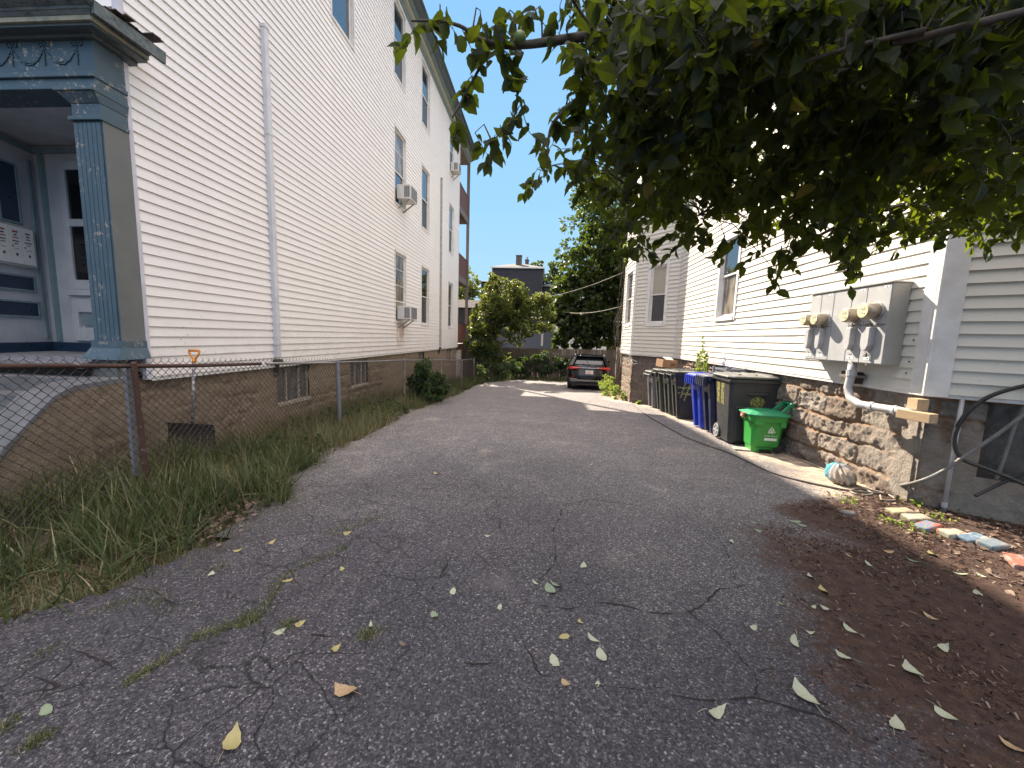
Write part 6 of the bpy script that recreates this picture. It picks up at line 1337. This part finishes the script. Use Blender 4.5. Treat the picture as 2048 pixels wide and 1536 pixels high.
clump('wilted_leaves', 'pile of wilted broad green leaves on the mulch at the right edge', [(1985, 1020), (2005, 1018), (2040, 1015), (2055, 1025)], 20, .13, M['weed'], 3, .035, .07, 'leaves', OV)
clump('seedling', 'weeds sprouting between the painted pavers', [(1780, 1045), (1830, 1060), (1700, 1005), (1870, 1035)], 40, .025, M['brightweed'], 4, .02, .05)

# ------------------------------------------------------------------ FALLEN LEAVES, one object each
def fleaf_mesh(kind, seed, mat):
    rs = random.Random(seed); V, F = OV; V = V.copy(); w_ = rs.uniform(.45, .95); V[:, 0] *= w_; V[:, 0] += .12 * np.sin(V[:, 1] * 3 + seed); c1, c2 = rs.uniform(.3, 1.6), rs.uniform(-.5, .5)
    x, y = V[:, 0].copy(), V[:, 1].copy(); V[:, 2] = .5 * c1 * (y - .5) ** 2 + np.abs(x) * rs.uniform(-.1, .6) + .12 * np.sin(x * 6 + y * 5 + seed) * .4 + .25 * c2 * x * y
    V[:, 1] -= .5; V[:, 2] -= V[:, 2].min() - .02
    b = MB(); b.v = [tuple(v) for v in V]; b.f = [tuple(f) for f in F]; b.m = [0] * len(F)
    b.tube([(0, -.48, V[1, 2]), (.02, -.7, V[1, 2] + .02), (.06, -.92, V[1, 2] + .01)], .012, 4)
    me = bpy.data.meshes.new('fallen_leaf'); me.from_pydata(b.v, [], b.f); me.materials.append(mat); me.polygons.foreach_set('use_smooth', [True] * len(b.f)); me.update(); return me
FC = dict(pale=((.30, .32, .22), (.40, .41, .30)), yellow=((.38, .32, .12), (.30, .27, .13)), tan=((.42, .31, .18), (.30, .19, .10)), green=((.15, .20, .12), (.21, .26, .17)), brown=((.18, .12, .09), (.10, .07, .06)))
FM = {}
for k, (a, b) in FC.items():
    mt = simple(k + '_fallen_leaf', a, b, 12, .6, local=True, c3=tuple(x * .5 for x in a), s3=18, t3=.66)
    FM[k] = [fleaf_mesh(k, s_, mt) for s_ in range(3)]
FL = [(692, 1385, 'tan', 95, 'tan jagged leaf alone on the asphalt left of centre, near the bottom'), (468, 1487, 'yellow', 85, 'yellowish spotted leaf on the asphalt, lowest on the left side'), (1432, 1425, 'pale', 90, 'pale curled leaf lying just under the lowest asphalt crack'),
 (1610, 1393, 'pale', 95, 'flat grey green leaf where the asphalt meets the mulch, low right'), (1788, 1450, 'pale', 75, 'folded pale leaf with upright stem on the mulch at the lower right'), (1893, 1436, 'pale', 65, 'narrow pale leaf low on the mulch, right of the folded one'), (1827, 1346, 'pale', 85, 'broad torn cream leaf in the middle of the dark mulch'),
 (1592, 1290, 'pale', 80, 'grey green leaf with dark stem at the mulch border'), (1690, 1317, 'pale', 60, 'slim cream leaf on the mulch just right of the border'), (1888, 1298, 'pale', 65, 'long thin pale leaf on the mulch near the right edge'), (1702, 1262, 'pale', 70, 'pale leaf with long bent stalk on the mulch'), (1618, 1267, 'pale', 60, 'small cream leaf left of the stalked leaf'),
 (1505, 1258, 'pale', 50, 'small white green leaf on asphalt beside the branching crack'), (1862, 1236, 'tan', 60, 'cream and tan leaf on the upper mulch'), (1564, 1211, 'yellow', 50, 'small yellow oval leaf at the tip of the mulch spill'), (1626, 1216, 'pale', 40, 'left one of two tiny pale leaves side by side'), (1650, 1217, 'pale', 40, 'right one of two tiny pale leaves side by side'),
 (1648, 1183, 'yellow', 65, 'yellow green oval leaf above the two tiny pale leaves'), (1622, 1155, 'pale', 50, 'cream leaf with a curled tip on the mulch edge'), (1100, 1184, 'green', 85, 'big green leaf of the small cluster in the middle of the asphalt'), (1112, 1175, 'green', 80, 'folded green leaf resting over another in the central cluster'), (1070, 1170, 'pale', 50, 'thin pale leaf at the left of the central cluster'),
 (1165, 1134, 'pale', 60, 'pale green oval leaf above the central cluster'), (1202, 1316, 'pale', 70, 'rolled pale leaf pointing right, below the central crack'), (1187, 1280, 'pale', 60, 'cream leaf with a stalk, above the rolled leaf'), (1128, 1278, 'yellow', 50, 'small crumpled cream yellow leaf left of the stalked cream leaf'), (1112, 1325, 'pale', 60, 'crumpled cream leaf just left of the rolled leaf'),
 (1131, 1370, 'tan', 40, 'small tan scrap of leaf by the tuft below the crumpled leaf'), (1160, 1246, 'yellow', 35, 'tiny pale yellow leaf bit near the centre'), (1001, 1218, 'pale', 40, 'tiny pale leaf left of the central crack'), (868, 1235, 'green', 60, 'grey green lobed leaf left of centre'), (908, 1187, 'pale', 55, 'thin pale leaf standing on edge left of centre'),
 (740, 1253, 'pale', 50, 'pale leaf caught on a tuft of grass'), (805, 1293, 'brown', 55, 'small brown maple leaf on the asphalt'), (672, 1300, 'yellow', 45, 'olive yellow leaf left of the brown one'), (602, 1250, 'yellow', 50, 'bent yellow leaf beside a tuft of grass'), (560, 1265, 'pale', 50, 'grey oval leaf left of the bent yellow leaf'), (421, 1150, 'pale', 45, 'small pale leaf on the cracked left asphalt'),
 (475, 1103, 'yellow', 55, 'bright yellow leaf near the tangled grass'), (545, 1085, 'yellow', 50, 'yellow leaf right of the bright yellow one by the grass'), (695, 1068, 'yellow', 55, 'yellow leaf on a patch of flattened grass'), (683, 1140, 'yellow', 40, 'small orange yellow leaf alone on the left asphalt'), (575, 1165, 'yellow', 55, 'curled yellow leaf in a grassy crack'), (98, 1423, 'green', 55, 'grey green leaf near the left edge'),
 (975, 1073, 'pale', 50, 'whitish crumpled leaf in the middle distance'), (820, 1084, 'brown', 45, 'dark brown leaf in the middle distance'), (873, 948, 'yellow', 65, 'far yellow leaf on the shaded driveway'), (1463, 1085, 'pale', 50, 'pale leaf halfway between the sun patch and the mulch'), (1513, 1048, 'pale', 80, 'upper pale leaf of a scattered pair at the mulch tip'), (1515, 1062, 'green', 60, 'lower green leaf of a scattered pair at the mulch tip'),
 (1590, 1045, 'green', 80, 'green leaf at the left of the drooping pair on the mulch'), (1603, 1052, 'green', 70, 'green leaf at the right of the drooping pair on the mulch'), (2030, 1500, 'tan', 70, 'tan leaf at the bottom right corner'), (1920, 1150, 'pale', 60, 'pale leaf on dark mulch near the right edge'), (1965, 1152, 'pale', 55, 'narrow green white leaf on dark mulch at the right edge'), (1735, 1130, 'pale', 60, 'pale leaf on the upper mulch below the cream paver'),
 (1775, 1105, 'tan', 65, 'tan curled leaf just below the pavers'), (1828, 1125, 'green', 65, 'grey green leaf below the deep blue paver'), (1700, 1115, 'tan', 60, 'small tan leaf left of the pavers on mulch'), (1955, 1190, 'pale', 50, 'pale leaf at the far right of the mulch'), (1865, 1110, 'yellow', 70, 'sunlit yellow leaf directly below the slate pavers'), (1180, 930, 'pale', 80, 'flattened white leaf scrap on the driveway left of the bins'), (1196, 1372, 'pale', 30, 'tiny pale crumb of leaf above the lowest crack')]
rs = random.Random(17)
for (px_, py_, c_, sz, lab) in FL:
    p = onG(px_, py_); me = FM[c_][rs.randrange(3)]; o = bpy.data.objects.new('fallen_leaf', me); col.objects.link(o); s_ = sz / 1000 * rs.uniform(1.0, 1.2)
    o.location = (p.x, p.y, float(dz(p.x, p.y)) + .001); o.scale = (s_, s_, s_); o.rotation_euler = (rs.uniform(-.15, .15), rs.uniform(-.15, .15), rs.uniform(0, 6.28)); tag(o, lab, 'leaf', 'fallen leaves on the driveway')

# ------------------------------------------------------------------ APPLE TREE overhanging from the right
AT = thing('apple_tree', 'dark apple tree overhanging the driveway from the upper right with green apples', 'tree', (3.4, .2, -1.45))
V3 = lambda x, y, D: atY(x, y, D)
TR = Vector((3.5, .15, .9))
mb = MB(); mb.tube(spl([(3.35, .1, -1.5), (3.42, .15, -.4), TR, (3.3, .5, 1.9)], 5), [.13 - .004 * k for k in range(16)], 12)
limb = {}
def br(pts, r0, r1, n=5): P = spl(pts, n); mb.tube(P, [r0 + (r1 - r0) * k / (len(P) - 1) for k in range(len(P))], 8); return P
L = []
L.append(br([TR, V3(2000, -60, 1.5), V3(1700, 30, 1.6), V3(1500, 60, 1.65), V3(1300, 66, 1.7), V3(1180, 72, 1.65), V3(1065, 88, 1.55), V3(1010, 92, 1.5)], .035, .010))
L.append(br([V3(1010, 92, 1.5), V3(960, 78, 1.48), V3(920, 52, 1.45), V3(870, 42, 1.42), V3(822, 42, 1.4)], .009, .003))
L.append(br([V3(980, 90, 1.5), V3(965, 125, 1.5), V3(935, 180, 1.5), V3(905, 235, 1.48)], .007, .003))
L.append(br([V3(1030, 92, 1.52), V3(1035, 150, 1.52), V3(1030, 228, 1.5), V3(1000, 265, 1.48), V3(985, 285, 1.46)], .006, .002))
L.append(br([V3(1330, 66, 1.7), V3(1270, 110, 1.75), V3(1200, 160, 1.75), V3(1130, 220, 1.7), V3(1100, 260, 1.68), V3(1095, 330, 1.65)], .014, .003))
L.append(br([V3(1195, 70, 1.65), V3(1165, 30, 1.6), V3(1140, -10, 1.55)], .007, .004))
L.append(br([TR, V3(2050, 150, 2.0), V3(1800, 170, 2.1), V3(1550, 190, 2.1), V3(1380, 230, 2.1), V3(1280, 320, 2.1), V3(1250, 400, 2.1)], .035, .006))
L.append(br([TR, V3(2050, 280, 2.6), V3(1850, 300, 2.6), V3(1650, 330, 2.5), V3(1480, 380, 2.4), V3(1400, 430, 2.3)], .032, .005))
L.append(br([TR, V3(2060, 380, 2.9), V3(1900, 400, 2.9), V3(1760, 420, 2.8), V3(1640, 470, 2.6), V3(1560, 530, 2.4)], .03, .004))
L.append(br([V3(1640, 470, 2.6), V3(1690, 500, 2.4), V3(1695, 545, 2.3)], .006, .003))
L.append(br([TR, V3(2060, 20, 1.1), V3(1850, 60, 1.15), V3(1650, 110, 1.2), V3(1480, 180, 1.3)], .011, .003))
L.append(br([(3.3, .5, 1.9), (2.8, 1.2, 2.8), (2.2, 1.7, 3.3), (1.4, 2.0, 3.4)], .04, .01)); L.append(br([(3.3, .5, 1.9), (3.4, 1.6, 2.6), (3.0, 2.6, 2.8), (2.4, 3.2, 2.6)], .04, .01)); L.append(br([(3.3, .5, 1.9), (4.2, .9, 2.6), (5.0, 1.2, 3.0)], .04, .01)); L.append(br([(3.3, .5, 1.9), (3.2, -.6, 2.6), (2.9, -1.6, 2.9)], .04, .01))
pts = np.array([tuple(p) for l in L for p in l[2:]])
# canopy outline in the photograph, used only to know where the crown ends from here
OUT = [(1128, -40, 330), (1160, -40, 380), (1200, -40, 420), (1250, -40, 450), (1300, -40, 470), (1350, -40, 490), (1400, -40, 455), (1450, -40, 440), (1500, -40, 500), (1550, -40, 520), (1600, -40, 440), (1650, -40, 460), (1700, -40, 530), (1750, -40, 470), (1800, -40, 425), (1850, -40, 400), (1900, -40, 425), (1950, -40, 460), (2000, -40, 455), (2100, -40, 470)]
ox = np.array([o[0] for o in OUT]); ob = np.array([o[2] for o in OUT])
r_ = np.random.default_rng(101); sp = []
def depth(x, y):   # crown depth range grows downwards, boughs hang away from the camera
    v = np.clip(y / 480, 0, 1); n0 = 1.1 + .6 * v + .25 * max(0, (1400 - x) / 300); n1 = 2.1 + 1.0 * v + .4 * (x > 1700); return r_.uniform(n0, n1)
cnt = 0
while cnt < 1250:
    x = 1140 + 960 * r_.random(); b = np.interp(x, ox, ob) - 55; y = -60 + (b + 60) * r_.random() ** .92
    if x < 1270 and r_.random() < (1270 - x) / 120 * .7: continue
    D = depth(x, y); 
    if y > b - 60 and D < 1.8: D = 1.8 + .9 * r_.random()
    sp.append((x, y, D, 1.0)); cnt += 1
for _k in range(150): x = r_.uniform(1560, 2090); sp.append((x, r_.uniform(300, 455) - 40 * (x < 1700), r_.uniform(2.4, 3.3), 1.0))
LOW = [(1160, 330), (1165, 350), (1240, 400), (1250, 440), (1290, 500), (1345, 455), (1370, 480), (1455, 470), (1530, 470), (1545, 520), (1560, 500), (1690, 490), (1700, 530), (1680, 505), (1740, 455), (1600, 450), (1790, 420), (1880, 430), (2020, 440), (1100, 330), (1110, 290), (1130, 250), (1275, 470), (1390, 440), (1240, 350), (1610, 430)]
for (x, y) in LOW: 
    for q in range(2): sp.append((x + r_.normal(0, 10), y + r_.normal(0, 8), 1.9 + .5 * r_.random(), .9))
for (x, y, D) in ((840, 50, 1.42), (830, 55, 1.42), (880, 30, 1.44), (860, 48, 1.43), (925, 60, 1.46), (960, 20, 1.48), (975, 60, 1.5), (1000, 45, 1.5), (1020, 20, 1.5), (990, 85, 1.5), (1030, 70, 1.5), (1010, 110, 1.5), (1035, 130, 1.5), (1025, 160, 1.5), (1050, 40, 1.5), (975, 120, 1.5), (1000, 100, 1.5), (945, 150, 1.5), (930, 190, 1.5), (910, 225, 1.48), (915, 240, 1.48), (1030, 190, 1.5), (1035, 225, 1.5), (1020, 235, 1.5), (990, 270, 1.46), (985, 300, 1.46), (1000, 250, 1.47), (950, 265, 1.46), (1050, 240, 1.5), (1100, 240, 1.68), (1085, 290, 1.66), (1100, 330, 1.65), (1120, 215, 1.7), (1150, 20, 1.6), (1175, 45, 1.62), (1120, 10, 1.58), (1140, 80, 1.62), (1150, 100, 1.64), (1165, 130, 1.66), (1080, 12, 1.52), (1110, 60, 1.6)):
    sp.append((x, y, D, .55))
P0 = [np.array(tuple(V3(x, y, D))) for x, y, D, s_ in sp]; S0 = [s_ for *_, s_ in sp]
for k in range(1000):   # unseen crown above and beyond the frame, thickened to shade the leaves below
    c = np.array([(2.6, 1.2, 2.9), (3.2, 2.2, 2.2), (4.2, 1.2, 2.3), (2.8, -.8, 2.5), (3.6, .4, 3.0), (1.7, 1.7, 3.1), (2.0, .3, 2.5), (3.0, .0, 2.3), (2.4, .9, 2.5), (1.4, .9, 2.9)][k % 10]); P0.append(c + r_.normal(0, 1, 3) * np.array([.65, .6, .45])); S0.append(1.3)
lp, ld, lr, ls, lt = [], [], [], [], []
tw = mb
for i, (p, s_) in enumerate(zip(P0, S0)):
    j = np.argmin(((pts - p) ** 2).sum(1)); q = pts[j]; dist = np.linalg.norm(p - q)
    far = (i >= len(sp))
    if (i % 3 == 0 or s_ < .95) and dist > .03:
        m_ = (p + q) / 2 + np.array([0, 0, .04 + .05 * dist]); tw.tube([q, m_, p], [.0035, .0025, .0015], 4, cap=False)
    dr = np.array([r_.normal(0, .5), r_.normal(0, .5), -.55 + r_.normal(0, .35)]); dr /= np.linalg.norm(dr); Ln = r_.uniform(.10, .22) * (1 if s_ > .8 else .5)
    tw.tube([p, p + dr * Ln * .5 + r_.normal(0, .006, 3), p + dr * Ln], [.002, .0015, .0008], 3, cap=False)
    n = int(r_.integers(8, 13) * s_)
    for k in range(max(3, n)):
        u = (k + .5) / n; a = k * 2.4 + r_.uniform(0, 1); side = np.array([math.cos(a), math.sin(a), 0]); d = dr * .5 + side * .9 + np.array([0, 0, -.35]) + r_.normal(0, .5, 3)
        lp.append(p + dr * Ln * min(u, 1)); ld.append(d); lr.append(r_.normal(0, .9)); ls.append(r_.uniform(.036, .074) if not far else r_.uniform(.06, .10)); lt.append(np.clip(r_.normal(.42, .2), 0, .93) if r_.random() > .012 else 1.0)
mb.build('trunk', M['bark'], AT, smooth=True)
n = len(lp); r2 = np.random.default_rng(3)
scatter('crown', OV, np.array(lp), np.array(ld), np.array(lr), np.array(ls), np.array(lt), M['apple'], AT, wid=r2.uniform(.75, 1.25, n), curl=r2.uniform(-.15, .5, n))
for (x, y, D, rr_) in ((1255, 45, 1.6, .024), (1265, 160, 1.7, .024), (1300, 150, 1.72, .024), (1385, 290, 1.9, .023), (1400, 285, 1.9, .022), (1040, 75, 1.5, .022), (1590, 140, 1.7, .023), (1215, 140, 1.7, .02), (1185, 120, 1.7, .018)):
    c = V3(x, y, D); b = MB(); rings = []
    for i in range(11):
        ph = math.pi * i / 10; rad = math.sin(ph) * rr_ * (1 + .05 * math.cos(ph)); rings.append([(c.x + rad * math.cos(a), c.y + rad * math.sin(a), c.z + rr_ * (.92 * math.cos(ph) - .25 * math.exp(-(ph / .35) ** 2)))for a in np.linspace(0, 6.283, 15)[:-1]])
    b.loft(rings); b.tube([(c.x, c.y, c.z + rr_ * .7), (c.x + .004, c.y, c.z + rr_ * 1.7)], .0015, 4); b.build('apple', M['applefruit'], AT, smooth=True)
